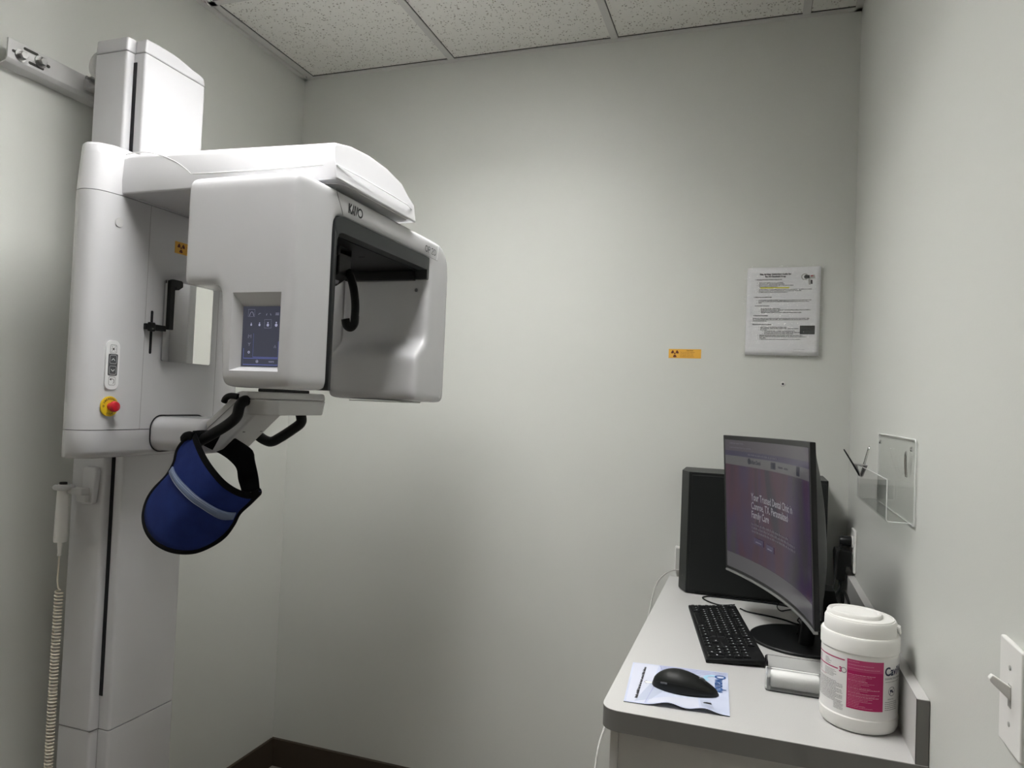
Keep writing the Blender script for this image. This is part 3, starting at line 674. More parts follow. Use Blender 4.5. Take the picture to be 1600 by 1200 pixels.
# ------------------------------------------------------------------ thyroid collar hanging on the grab handle
tc_ = thing('thyroid_collar', 'blue lead thyroid collar with black edging and grey stripe hanging from handle', 'thyroid collar', (0.57, -1.06, 1.088))
UP = [(0.5212, -1.065, 1.347), (0.5644, -1.0919, 1.3168), (0.6009, -1.1107, 1.2928), (0.6332, -1.1198, 1.2703), (0.6563, -1.115, 1.2491), (0.6736, -1.0977, 1.2318), (0.6882, -1.077, 1.2223), (0.7, -1.0661, 1.2235), (0.7141, -1.065, 1.233)]
LO = [(0.5212, -1.065, 1.347), (0.4979, -1.065, 1.3323), (0.4787, -1.065, 1.3088), (0.479, -1.073, 1.2794), (0.4639, -1.0785, 1.2475), (0.426, -1.0763, 1.2131), (0.4109, -1.0803, 1.1854), (0.4153, -1.0919, 1.1559), (0.4384, -1.107, 1.1306), (0.4722, -1.1185, 1.1096), (0.5057, -1.1179, 1.0956), (0.5335, -1.1048, 1.0876), (0.5603, -1.0851, 1.0882), (0.59, -1.0691, 1.103), (0.6209, -1.065, 1.1257), (0.6439, -1.065, 1.1553), (0.6608, -1.0683, 1.1818), (0.6863, -1.065, 1.2065), (0.7141, -1.065, 1.233)]
def resample(P, n):
    P = [V(p) for p in P]; d = [0]
    for a, b_ in zip(P, P[1:]): d.append(d[-1] + (b_ - a).length)
    out = []
    for i in range(n):
        t = d[-1] * i / (n - 1); k = 0
        while k < len(d) - 2 and d[k + 1] < t: k += 1
        s = (t - d[k]) / max(1e-9, d[k + 1] - d[k]); out.append(P[k].lerp(P[k + 1], s))
    return out
n = 40; Uc = resample(catmull(UP, 10), n); Lc = resample(catmull(LO, 8), n)
rows = []
for j in range(13):
    s = j / 12; row = []
    for i in range(n):
        p = Uc[i].lerp(Lc[i], s); p.y -= .008 * math.sin(PI * s) * math.sin(PI * i / (n - 1)); row.append(p)
    rows.append(row)
cb2 = grid_faces(rows)
bmesh.ops.remove_doubles(cb2, verts=cb2.verts, dist=.0003)
bib = obj('bib', cb2, M['blue'], tc_)
bib.modifiers.clear(); md = bib.modifiers.new('s', 'SOLIDIFY'); md.thickness = .007; md.offset = 0
edge = catmull(UP, 8) + catmull(LO, 6)[::-1]
obj('binding', tube(resample(edge, 150)[:-1], .0074, 10, closed=True, flat=((0, 1, 0), .8)), M['trim'], tc_)
STU = [(0.4846, -1.0822, 1.273), (0.534, -1.1071, 1.2521), (0.5778, -1.1237, 1.2327), (0.6125, -1.1255, 1.2117), (0.6334, -1.1127, 1.1951), (0.6474, -1.0961, 1.1857), (0.6632, -1.0774, 1.1818)]
STL = [(0.4777, -1.0838, 1.2608), (0.5251, -1.1083, 1.2386), (0.5688, -1.1244, 1.2179), (0.6024, -1.1249, 1.1967), (0.6225, -1.111, 1.1798), (0.6368, -1.0905, 1.1669), (0.6535, -1.073, 1.166)]
def surf_y(x, z):
    best = None
    for row in rows:
        for p in row:
            d_ = (p.x - x) ** 2 + (p.z - z) ** 2
            if best is None or d_ < best[0]: best = (d_, p.y)
    return best[1]
def onbib(P, off): return [V((p.x, surf_y(p.x, p.z) - off, p.z)) for p in P]
su = onbib(resample(catmull(STU, 8), 30), .0085); sl_ = onbib(resample(catmull(STL, 8), 30), .0085)
for k in range(3):      # smooth the sampled depth
    for L_ in (su, sl_):
        for i in range(1, 29): L_[i].y = (L_[i - 1].y + L_[i].y + L_[i + 1].y) / 3
sg = grid_faces([su, [a.lerp(b_, .5) for a, b_ in zip(su, sl_)], sl_])
st = obj('reflective_stripe', sg, M['reflect'], tc_); md = st.modifiers.new('s', 'SOLIDIFY'); md.thickness = .0040; md.offset = 0
for a, b_ in ((.06, 0), (.94, 0), (.30, 0)):
    obj('stitching', tube([p.lerp(q_, a) + V((0, -.0022, 0)) for p, q_ in zip(su, sl_)], .00045, 5), M['stitch'], st)
SO = [(0.700, -1.050, 1.232), (0.655, -1.00, 1.2538), (0.630, -.985, 1.290), (0.6197, -.983, 1.3142), (0.5801, -.988, 1.3365), (0.5434, -1.0, 1.3548), (0.5127, -1.025, 1.3564), (0.5002, -1.045, 1.3546)]
SI = [(0.652, -1.05, 1.2246), (0.6089, -1.01, 1.2423), (0.5857, -.99, 1.2683), (0.557, -.985, 1.2882), (0.5334, -.99, 1.302), (0.5145, -1.005, 1.314), (0.5006, -1.025, 1.3263), (0.4924, -1.045, 1.333)]
so = resample(catmull(SO, 6), 30); si = resample(catmull(SI, 6), 30)
stp = obj('neck_strap', grid_faces([so, [a.lerp(b_, .33) for a, b_ in zip(so, si)], [a.lerp(b_, .66) for a, b_ in zip(so, si)], si]), M['trim'], tc_)
stp.modifiers.clear(); md = stp.modifiers.new('s', 'SOLIDIFY'); md.thickness = .006; md.offset = 0
# strap end looped over the handle
lo = catmull([(0.520, -1.070, 1.350), (0.508, -1.073, 1.352), (0.492, -1.066, 1.345), (0.484, -1.05, 1.338), (0.490, -1.03, 1.347), (0.508, -1.022, 1.352), (0.525, -1.035, 1.353), (.520, -1.062, 1.351)], 6)
obj('strap_loop', tube([p + V((0.004, 0, -.006)) for p in lo], .010, 10), M['trim'], tc_)

# ------------------------------------------------------------------ counter
ZC = 0.908
ctp = thing('countertop', 'pale laminate countertop with grey edge band and upstand along right wall', 'countertop', (1.77, -.55, .872))
P_ = rpoly([(1.5045, -.001), (1.5045, -1.106), (2.0285, -1.106), (2.0285, -.001)], [0, .038, 0, 0], 10)
top = prism([(x, y) for x, y in P_], 'z', ZC - .0012, ZC)
obj('laminate_top', top, M['laminate'], ctp, smooth=False)
obj('edge_band', prism(P_, 'z', ZC - .0375, ZC - .0013), M['edge'], ctp, label='dark grey edge band')
sp = obj('upstand', box((2.0100, -1.104, ZC + .0003), (2.0280, -.002, ZC + .1020)), M['laminate'], ctp, smooth=False)
obj('upstand_end', box((2.0103, -1.1058, ZC + .0003), (2.0280, -1.1042, ZC + .1015)), M['edge'], sp, smooth=False, label='dark grey end of the upstand')
obj('corner_line', box((2.0096, -1.1055, ZC + .0002), (2.0103, -1.1035, ZC + .1022)), M['ink'], sp, smooth=False)
obj('joint_line', box((2.0095, -1.104, ZC + .1016), (2.0102, -.002, ZC + .1023)), M['seam'], sp, smooth=False)
cbn = thing('base_cabinet', 'pale grey base cabinet standing under the countertop', 'cabinet', (1.77, -.55, 0))
obj('body', box((1.535, -1.075, .10), (2.027, -.002, .8700)), M['cab'], cbn, smooth=False)
obj('side_panel', box((1.520, -1.078, 0.0), (1.5345, -.002, .8700)), M['cab'], cbn, smooth=False)
obj('toe_kick', box((1.56, -1.05, 0.0), (2.02, -.01, .0995)), M['darkgrey'], cbn, smooth=False)
# white cable that drops behind the counter side
tag(obj('cable', tube(catmull([(1.600, -.018, .93), (1.545, -.020, .934), (1.512, -.024, .930), (1.485, -.040, .912), (1.472, -.075, .893), (1.470, -.14, .874), (1.470, -.30, .811), (1.470, -.60, .787), (1.470, -.886, .766), (1.470, -.955, .723), (1.470, -1.01, .63), (1.47, -1.03, .40), (1.475, -1.00, .10), (1.48, -.9, .006)], 8), .0022, 8), M['cable_white']),
    'thin white cable curving over the rear counter corner down its left side', 'cable')
jp = thing('wall_jack', 'small grey faced wall jack with white rim beside the computer tower', 'wall jack', (1.56, 0, .93))
obj('frame', box((1.5205, -.014, .928), (1.598, -.0005, 1.008)), M['plastic_white'], jp, bevel=.002)
obj('face', box((1.5235, -.0155, .9305), (1.595, -.0135, 1.002)), M['socket'], jp, smooth=False, label='grey face')

# ------------------------------------------------------------------ computer tower
pc = thing('computer_tower', 'matte black desktop computer tower in the back corner of the counter', 'computer', (1.75, -.11, ZC))
pp = rpoly([(1.573, -.203), (1.5475, -.150), (1.5475, -.022), (1.955, -.022), (1.955, -.203)], [.003, .006, .003, .003, .003], 3)
obj('case', prism(pp, 'z', ZC + .004, 1.268), M['pc'], pc, bevel=.003)
obj('side_cover', box((1.582, -.2065, ZC + .012), (1.95, -.2032, 1.260)), M['pc'], pc, bevel=.0025)
obj('foot', box((1.60, -.19, ZC), (1.63, -.04, ZC + .0045)), M['black'], pc); obj('foot', box((1.88, -.19, ZC), (1.91, -.04, ZC + .0045)), M['black'], pc)
obj('port', box((1.5605, -.178, .9525), (1.5635, -.170, .9560)), M['steel'], pc, smooth=False)

# ------------------------------------------------------------------ curved monitor
mo = thing('monitor', 'large curved black monitor showing a purple dental web page', 'monitor', (1.874, -.535, ZC))
A0 = V((1.6935, -.335, 0)); A1 = V((1.8735, -.912, 0)); ch = A1 - A0; CL = ch.length; ud = ch.normalized(); nd = V((ud.y, -ud.x, 0))   # nd faces the user
if nd.x > 0: nd = -nd
SAG = .030; RR = (CL * CL / 4 + SAG * SAG) / (2 * SAG); zb, zt2 = 1.036, 1.3985
def scr(u, v, off=0):
    """u 0..1 from the far to the near edge, v 0..1 upwards, off towards the user"""
    s = (u - .5) * CL; sag = math.sqrt(RR * RR - s * s) - (RR - SAG)
    p = A0 + ud * (u * CL) - nd * (sag - off); lo_z = 1.0285 + .0175 * u; p.z = lo_z + v * (1.3845 + .0135 * u - lo_z)
    return p + nd * (.019 * v) - V((0, 0, 0))
def slab(u0, u1, v0, v1, o0, o1, nn=28):
    bm = bmesh.new(); R = []
    for i in range(nn + 1):
        u = u0 + (u1 - u0) * i / nn; R.append([bm.verts.new(scr(u, v0, o0)), bm.verts.new(scr(u, v1, o0)), bm.verts.new(scr(u, v1, o1)), bm.verts.new(scr(u, v0, o1))])
    for a, b_ in zip(R, R[1:]):
        for k in range(4): bm.faces.new((a[k], a[(k + 1) % 4], b_[(k + 1) % 4], b_[k]))
    bm.faces.new(R[0]); bm.faces.new(R[-1][::-1]); return bm
hb = slab(-.008, 1.008, -.012, 1.008, -.010, .0015)
hous = obj('housing', hb, M['blackplas'], mo, bevel=.002, seg=2)
# bulging back
rows2 = []
for i in range(17):
    u = .0 + i / 16; row = []
    for j in range(13):
        v = j / 12; e = (1 - abs(2 * u - 1) ** 3.0) * (1 - abs(2 * v - 1) ** 2.6) * (1.0 - .35 * v)
        row.append(scr(u, v, -.009 - .058 * max(0, e) ** .7))
    rows2.append(row)
obj('back_shell', grid_faces(rows2), M['pc'], mo)
obj('chin_strip', slab(-.004, 1.004, -.030, -.0125, -.006, .0035), M['silver'], mo, bevel=.001, seg=1, label='silver strip along the bottom')
# page on the screen
def em(name, c, s=1.0): return mat(name, (.008, .008, .009), .16, spec=.22, emit=c, estr=s)
panel_m = em('page_dark', (.045, .028, .045), 1)
nt_ = panel_m.node_tree; Ln = nt_.links; bs = nt_.nodes['Principled BSDF']; bs.inputs['Emission Strength'].default_value = .75
tcn = N(panel_m, 'ShaderNodeTexCoord'); mp = N(panel_m, 'ShaderNodeMapping'); mp.inputs['Scale'].default_value = (5, 5, 1.6); mp.inputs['Location'].default_value = (.4, .3, .35)
n1 = N(panel_m, 'ShaderNodeTexNoise'); n1.inputs['Scale'].default_value = 1.6; n1.inputs['Detail'].default_value = 2.5; n1.inputs['Distortion'].default_value = .8
rp = N(panel_m, 'ShaderNodeValToRGB'); e_ = rp.color_ramp.elements
e_[0].position = .33; e_[0].color = (.010, .006, .020, 1); e_[1].position = .7; e_[1].color = (.026, .022, .028, 1)
k_ = e_.new(.47); k_.color = (.042, .010, .026, 1); k_ = e_.new(.58); k_.color = (.026, .012, .045, 1)
Ln.new(tcn.outputs['Object'], mp.inputs[0]); Ln.new(mp.outputs[0], n1.inputs['Vector']); Ln.new(n1.outputs['Fac'], rp.inputs[0]); Ln.new(rp.outputs[0], bs.inputs['Emission Color'])
def sface(u0, u1, v0, v1, off, nn=28):
    bm = bmesh.new(); ff = lambda u, v: scr(u, v, off)
    return quad(bm, ff, u0, v0, u1, v1, nn)
su0, su1 = .012, .988
scn_o = obj('screen', sface(su0, su1, .012, .975, .0020), panel_m, mo, fix=False)
obj('browser_bar', sface(su0, su1, .895, .975, .0024), em('bar', (0.0420, 0.0357, 0.0441)), scn_o, fix=False)
obj('notice_bar', sface(su0, su1, .858, .895, .0026), em('notice', (0.0189, 0.0147, 0.0399)), scn_o, fix=False)
obj('menu_bar', sface(su0, su1, .790, .858, .0024), em('menu', (0.0630, 0.0609, 0.0630)), scn_o, fix=False)
obj('task_bar', sface(su0, su1, .012, .125, .0024), em('taskbar', (0.0483, 0.0462, 0.0504)), scn_o, fix=False)
HS = zt2 - zb
sm_ = lambda u0, v0, off=.0030: (lambda x, y: scr(u0 + x / CL, v0 + y / HS, off))
tx = bmesh.new()
for k, s in enumerate(['Your Trusted Dental Clinic in', 'Conroe, TX. Personalized', 'Family Care']): lettering(tx, s, .0255, sm_(.265, .560 - k * .062), 'LEFT', .0003, .92)
obj('headline', tx, em('text_light', (0.185, 0.18, 0.195)), scn_o, smooth=False, fix=False)
t2 = bmesh.new()
for k in range(3): words(t2, sm_(.265, .385 - k * .026), 0, .30 - (.05 if k == 0 else 0), 0, .006)
obj('paragraph', t2, em('text_dim', (0.0672, 0.0630, 0.0756)), scn_o, smooth=False, fix=False)
t2 = bmesh.new(); words(t2, sm_(.24, .872), 0, .20, 0, .005)
obj('notice_text', t2, bpy.data.materials['text_dim'], scn_o, smooth=False, fix=False)
t2 = bmesh.new(); words(t2, sm_(.06, .945), 0, .09, 0, .005); words(t2, sm_(.06, .915), 0, .13, 0, .004)
obj('address_text', t2, bpy.data.materials['text_dim'], scn_o, smooth=False, fix=False)
t3 = bmesh.new()
lettering(t3, 'Brilliant Dental', .014, sm_(.262, .815), 'LEFT', .0003, .78)
disc(t3, sm_(.25, .82), 0, .004, .008, 16); nv_ = bpy.data.materials.new('x'); bpy.data.materials.remove(nv_)
t3b = bmesh.new(); quad(t3b, sm_(.485, .805), 0, 0, .030, .016); t3c = bmesh.new(); quad(t3c, sm_(.80, .800), 0, 0, .026, .020)
t3d = bmesh.new()
for u_ in (.57, .64): words(t3d, sm_(u_, .818), 0, .03, 0, .005)
obj('site_name', t3, em('text_navy', (0.002, 0.002, 0.012)), scn_o, smooth=False, fix=False)
for nm_, b9 in (('menu_button', t3b), ('menu_button', t3c), ('menu_links', t3d)): obj(nm_, b9, bpy.data.materials['text_navy'], scn_o, smooth=False, fix=False)
t4 = bmesh.new(); quad(t4, sm_(.285, .255), 0, 0, .06, .016); t4b = bmesh.new(); quad(t4b, sm_(.415, .245), 0, 0, .05, .016)
obj('page_button', t4b, em('button_violet_b', (.021, .0147, .046)), scn_o, smooth=False, fix=False)
obj('page_button', t4, em('button_violet', (0.0210, 0.0147, 0.0462)), scn_o, smooth=False, fix=False)
t5 = bmesh.new(); words(t5, sm_(.305, .268, .0034), 0, .035, 0, .004); t6 = bmesh.new(); words(t6, sm_(.43, .258, .0034), 0, .03, 0, .004)
obj('button_text', t6, em('text_c', (.12, .11, .15)), scn_o, smooth=False, fix=False)
obj('button_text', t5, em('text_b', (0.1260, 0.1176, 0.1512)), scn_o, smooth=False, fix=False)
# stand
mc_ = scr(.5, .42, -.045)
obj('stand_base', lathe([(0, 0), (.1165, 0), (.1185, .002), (.1185, .005), (.116, .007), (.05, .0085), (0, .009)], (1.875, -.535, ZC + .0003), 72), M['blackplas'], mo)
neck = bmesh.new()
tube(catmull([(1.882, -.575, ZC + .006), (1.887, -.585, ZC + .06), (1.884, -.60, 1.03), (1.876, -.615, 1.12), (mc_.x + .02, mc_.y, mc_.z)], 6), .017, 14, neck)
obj('stand_neck', neck, M['blackplas'], mo)

# ------------------------------------------------------------------ keyboard
kb_o = V((1.5955, -.3625, ZC)); kd = (V((1.6692, -.7840, ZC)) - kb_o); KL = kd.length; kx = kd.normalized(); ky = V((-kx.y, kx.x, 0))      # kx runs from the far end to the near end, ky towards the back row
if ky.x < 0: ky = -ky
KW = .1260
kbd = thing('keyboard', 'flat black full size keyboard lying in front of the monitor', 'keyboard', tuple(kb_o))
KZ = lambda y: .0085 + .0085 * y / KW
def kp(x, y, z=0): return kb_o + kx * x + ky * y + V((0, 0, z))
bm = bmesh.new()
v_ = [bm.verts.new(kp(x, y, z)) for x, y, z in ((0, 0, 0), (KL, 0, 0), (KL, KW, .006), (0, KW, .006), (0, 0, KZ(0)), (KL, 0, KZ(0)), (KL, KW, KZ(KW)), (0, KW, KZ(KW)))]
for f_ in ((0, 3, 2, 1), (4, 5, 6, 7), (0, 1, 5, 4), (1, 2, 6, 5), (2, 3, 7, 6), (3, 0, 4, 7)): bm.faces.new([v_[i] for i in f_])
obj('case', bm, M['key'], kbd, bevel=.002, seg=2)
for x in (.03, KL - .03): obj('foot', box(*[tuple(p) for p in (kp(x, KW - .012, 0) - V((.006, .006, 0)), kp(x, KW - .012, 0) + V((.006, .006, .007)))]), M['blackplas'], kbd, smooth=False)
# rows from the user's side: space row first; (x, width) in key units
um = (KL - .016) / 22.5
R0 = [(0, 1.25), (1.25, 1.25), (2.5, 1.25), (3.75, 6.25), (10, 1.25), (11.25, 1.25), (12.5, 1.25), (13.75, 1.25), (15.25, 1), (16.25, 1), (17.25, 1), (18.5, 2), (20.5, 1)]
R1 = [(0, 2.25)] + [(2.25 + i, 1) for i in range(10)] + [(12.25, 2.75), (16.25, 1)] + [(18.5 + i, 1) for i in range(3)]
R2 = [(0, 1.75)] + [(1.75 + i, 1) for i in range(11)] + [(12.75, 2.25)] + [(18.5 + i, 1) for i in range(3)]
R3 = [(0, 1.5)] + [(1.5 + i, 1) for i in range(12)] + [(13.5, 1.5)] + [(15.25 + i, 1) for i in range(3)] + [(18.5 + i, 1) for i in range(4)]
R4 = [(i, 1) for i in range(13)] + [(13, 2)] + [(15.25 + i, 1) for i in range(3)] + [(18.5 + i, 1) for i in range(4)]
R5 = [(0, 1)] + [(2 + i, 1) for i in range(4)] + [(6.5 + i, 1) for i in range(4)] + [(11 + i, 1) for i in range(4)] + [(15.25 + i, 1) for i in range(3)]
rowsk = [R0, R1, R2, R3, R4, R5]; uh = (KW - .014) / 6.15
kmesh = {}
def keymesh(wu, hu=1, wide_legend=False):
    k = (wu, hu, wide_legend)
    if k in kmesh: return kmesh[k]
    bm = bmesh.new(); w_, h_ = wu * um - .0022, hu * uh - .0022
    P0 = [kx * a + ky * b for a, b in ((0, 0), (w_, 0), (w_, h_), (0, h_))]
    c_ = kx * w_ / 2 + ky * h_ / 2
    lo_ = [bm.verts.new(p) for p in P0]; hi = [bm.verts.new(c_ + (p - c_) * .9 + V((0, 0, .0026))) for p in P0]
    bm.faces.new(hi)
    for i in range(4): bm.faces.new((lo_[i], lo_[(i + 1) % 4], hi[(i + 1) % 4], hi[i]))
    bm.normal_update()
    lw = .0036 if wide_legend else .0028
    q_ = [kx * (.003 + a) + ky * (h_ * .50 + b) + V((0, 0, .0028)) for a, b in ((0, 0), (lw, 0), (lw, .0034), (0, .0034))]
    if wu < 6: bm.faces.new([bm.verts.new(p) for p in q_]).material_index = 1
    me = bpy.data.meshes.new('key'); bm.to_mesh(me); bm.free(); me.materials.append(M['key']); me.materials.append(M['legend']); kmesh[k] = me; return me
allk = []
for r, row in enumerate(rowsk):
    for x, wu in row:
        yy = .007 + r * uh + (.15 * uh if r == 5 else 0)
        hu = 1
        allk.append((x, yy, wu, hu))
allk.append((21.5, .007, 1, 2)); allk.append((21.5, .007 + 2 * uh, 1, 1))
allk.sort(key=lambda t: -(t[0]))
rest = bmesh.new()
for i, (x, yy, wu, hu) in enumerate(allk):
    pos = kx * (.008 + x * um) + ky * yy + V((0, 0, KZ(yy + uh / 2) + .0002))
    if i < 100:
        o = bpy.data.objects.new('key', keymesh(wu, hu)); C.objects.link(o); o.parent = kbd; o.location = pos
    else:
        me = keymesh(wu, hu).copy(); me.transform(Matrix.Translation(pos)); rest.from_mesh(me); bpy.data.meshes.remove(me)
if len(rest.verts):
    me = bpy.data.meshes.new('keys'); rest.to_mesh(me); me.materials.append(M['key']); me.materials.append(M['legend'])
    o = bpy.data.objects.new('keys', me); C.objects.link(o); o.parent = kbd; o['kind'] = 'stuff'
rest.free()

# ------------------------------------------------------------------ cables on the counter
def cable(pts, r, label, m='black'):
    return tag(obj('cable', tube(catmull(pts, 8), r, 8), M[m]), label, 'cable')
zc = ZC + .0025
cable([(1.715, -.330, .924), (1.7065, -.3152, zc + .008), (1.6768, -.2999, zc), (1.6459, -.279, zc), (1.6258, -.2435, zc), (1.6400, -.2180, zc), (1.6805, -.2130, zc), (1.7433, -.2130, zc), (1.8049, -.2125, zc), (1.8475, -.2200, zc), (1.90, -.245, zc)], .0021, 'black keyboard cable looping past the computer tower base')
cable([(1.730, -.3250, zc + .004), (1.7534, -.3348, zc), (1.8023, -.349, zc), (1.8418, -.3668, zc), (1.8718, -.3924, zc), (1.8916, -.3940, zc), (1.915, -.3729, zc), (1.95, -.31, zc)], .0021, 'black cable running from keyboard behind the monitor stand')
cable([(1.8374, -.222, zc + .012), (1.8281, -.2387, zc), (1.8366, -.2794, zc), (1.8573, -.2594, zc), (1.8763, -.2509, zc), (1.90, -.2787, zc), (1.93, -.30, zc)], .0014, 'thin black cable curling out under the computer tower')
cable([(1.8662, -.520, .922), (1.8714, -.4829, .922), (1.8786, -.4054, .917), (1.8742, -.3794, .917), (1.884, -.3453, .917), (1.8892, -.3792, .925), (1.880, -.41, .93), (1.879, -.49, 1.0), (1.883, -.58, 1.08)], .0017, 'black monitor power cable with a small loop behind stand base')

# ------------------------------------------------------------------ mouse pad and mouse
pad = thing('mouse_pad', 'pale blue printed mouse pad with wavy front edge on counter corner', 'mouse pad', (1.62, -.95, ZC))
q00, q10, q11, q01 = V((1.5395, -1.062, 0)), V((1.7275, -1.048, 0)), V((1.7165, -.829, 0)), V((1.523, -.853, 0))
def padp(u, v, off=0):
    p = (q00 * (1 - u) + q10 * u) * (1 - v) + (q01 * (1 - u) + q11 * u) * v
    wv = max(0, 1 - v * 3.2) ** 1.5
    z = .0016 + wv * (.0085 * math.exp(-((u - .43) / .13) ** 2) + .0075 * math.exp(-((u - .76) / .12) ** 2))
    p.z = ZC + z + off; return p
nu, nv = 44, 30; bm = bmesh.new()
T_ = [[bm.verts.new(padp(i / nu, j / nv)) for i in range(nu + 1)] for j in range(nv + 1)]
B_ = [[bm.verts.new(padp(i / nu, j / nv, -.0013)) for i in range(nu + 1)] for j in range(nv + 1)]
for j in range(nv):
    for i in range(nu): bm.faces.new((T_[j][i], T_[j][i + 1], T_[j + 1][i + 1], T_[j + 1][i])); bm.faces.new((B_[j][i], B_[j + 1][i], B_[j + 1][i + 1], B_[j][i + 1]))
for i in range(nu):
    bm.faces.new((T_[0][i], B_[0][i], B_[0][i + 1], T_[0][i + 1])).material_index = 1; bm.faces.new((T_[nv][i], T_[nv][i + 1], B_[nv][i + 1], B_[nv][i])).material_index = 1
for j in range(nv):
    bm.faces.new((T_[j][0], T_[j + 1][0], B_[j + 1][0], B_[j][0])).material_index = 1; bm.faces.new((T_[j][nu], B_[j][nu], B_[j + 1][nu], T_[j + 1][nu])).material_index = 1
obj('pad_sheet', bm, [M['padblue'], M['blackplas']], pad)
PO = .0003
def pq(bm, pts, off=PO):
    """filled print area given by 4 corners in pad coordinates, laid on the pad"""
    n_ = 14; g_ = []
    for j in range(n_ + 1):
        row = []
        for i in range(n_ + 1):
            a = V(pts[0]).lerp(V(pts[1]), i / n_); b_ = V(pts[3]).lerp(V(pts[2]), i / n_); c_ = a.lerp(b_, j / n_); row.append(padp(c_.x, c_.y, off))
        g_.append(row)
    return grid_faces(g_, bm)
b1 = bmesh.new(); pq(b1, [(0.02, .02), (.20, .02), (.28, .98), (.02, .98)]); pq(b1, [(.22, .02), (.72, .02), (.70, .30), (.25, .14)], PO * .8)
obj('print_light', b1, M['pad_light'], pad, fix=False)
b1 = bmesh.new(); pq(b1, [(.10, .03), (.26, .12), (.50, .64), (.32, .84)], PO * 1.4); pq(b1, [(.74, .05), (.86, .05), (.82, .26), (.72, .26)], PO * 1.4)
obj('print_grey', b1, M['pad_mid'], pad, fix=False)
b1 = bmesh.new()
for v0 in (.965, .925, .885, .84): pq(b1, [(.30, v0), (.98 if v0 > .86 else .72, v0 - .01), (.98 if v0 > .86 else .72, v0), (.30, v0 + .012)], PO * 2)
pq(b1, [(.20, .02), (.205, .02), (.33, .84), (.32, .84)], PO * 2); pq(b1, [(.32, .84), (.33, .84), (.30, .98), (.29, .98)], PO * 2)
obj('print_lines', b1, M['pad_line'], pad, fix=False)
b1 = bmesh.new(); lm = lambda x, y: padp(.865 + y / .195, .90 - x / .215, PO * 3)
lettering(b1, 'Owandy', .031, lm, 'LEFT', .0005, .86)
obj('pad_logo', b1, M['logo_blue'], pad, smooth=False, fix=False)
b1 = bmesh.new(); disc(b1, lambda x, y: padp(.84 + x / .195, .80 + y / .215, PO * 2.4), 0, 0, .018, 24, .010, 1.0, 4.2)
obj('pad_logo_arc', b1, M['logo_cyan'], pad, smooth=False, fix=False)
b1 = bmesh.new(); sl2 = lambda x, y: padp(.125 + .03 * x / .175 - y / .195, .10 + x / .215, PO * 3)
for k_ in range(1): words(b1, sl2, 0, .175, 0, .0058)
random.seed(3)
for k in range(9): quad(b1, lambda x, y: padp(.735 + x, .155 + y, PO * 3), random.uniform(0, .07), random.uniform(0, .05), random.uniform(.075, .10), random.uniform(.052, .06) * .4)
obj('pad_slogan', b1, M['ink'], pad, smooth=False, fix=False)
b1 = bmesh.new(); pq(b1, [(.165, .49), (.36, .50), (.36, .525), (.165, .52)], PO * 2.6); 
obj('print_pen', b1, M['plastic_white'], pad, fix=False)
b1 = bmesh.new(); stroke(b1, lambda x, y: padp(x, y, PO * 3.2), [(.185, .545), (.160, .505), (.185, .465)], .006)
obj('print_pen_tip', b1, M['grey_ink'], pad, smooth=False, fix=False)

ms = thing('computer_mouse', 'black computer mouse resting on the pale printed mouse pad', 'mouse', (1.641, -.955, ZC + .002))
m0 = V((1.5775, -.958, 0)); m1 = V((1.7045, -.963, 0)); md_ = (m1 - m0); ML = md_.length; mx_ = md_.normalized(); my_ = V((-mx_.y, mx_.x, 0))
def mp_(s, a, k=1.0, zk=1.0):
    """point on the mouse shell; s 0..1 along, a angle over the top"""
    wd = .0325 * (max(0, math.sin(PI * s)) ** .5) * (1 - .12 * s)
    ht = .0385 * max(0, math.sin(PI * s ** .85)) ** .62 * (1 - .30 * s)
    y = wd * math.cos(a) * k; z = ht * max(0, math.sin(a)) ** .8
    return m0 + mx_ * (s * ML) + my_ * y + V((0, 0, ZC + .0030 + .002 + z * zk))
def mshell(a0, a1, k, ns=30, na=18):
    return [[mp_(i / ns, a0 + (a1 - a0) * j / na, k) for j in range(na + 1)] for i in range(ns + 1)]
sh = bmesh.new(); grid_faces(mshell(0, PI, 1.0), sh)
low = [[mp_(i / 30, 0, 1.0), mp_(i / 30, 0, .9) - V((0, 0, .0045)), mp_(i / 30, PI, .9) - V((0, 0, .0045)), mp_(i / 30, PI, 1.0)] for i in range(31)]
grid_faces(low, sh); bmesh.ops.remove_doubles(sh, verts=sh.verts, dist=.0001)
obj('shell', sh, M['mouse'], ms)
cr3 = [mp_(s / 24, PI * .86 if False else -0.0, 1.0) for s in range(2)]
obj('side_line', tube([mp_(.08 + .82 * s / 20, PI * .88 if my_.y > 0 else PI * .12, 1.004) for s in range(21)], .0006, 5), M['void'], ms)
obj('side_button', tube([mp_(.16 + .10 * s / 6, PI * .90, 1.01) for s in range(7)], .0018, 8), M['darkgrey'], ms)
obj('button_split', tube([mp_(.60 + .36 * s / 10, PI * .5, 1.0, 1.01) for s in range(11)], .0007, 5), M['void'], ms)
wh = mp_(.74, PI * .5); obj('scroll_wheel', lathe([(0, -.003), (.0075, -.003), (.0085, 0), (.0075, .003), (0, .003)], wh - V((0, 0, .005)), 20, axis='y'), M['darkgrey'], ms)

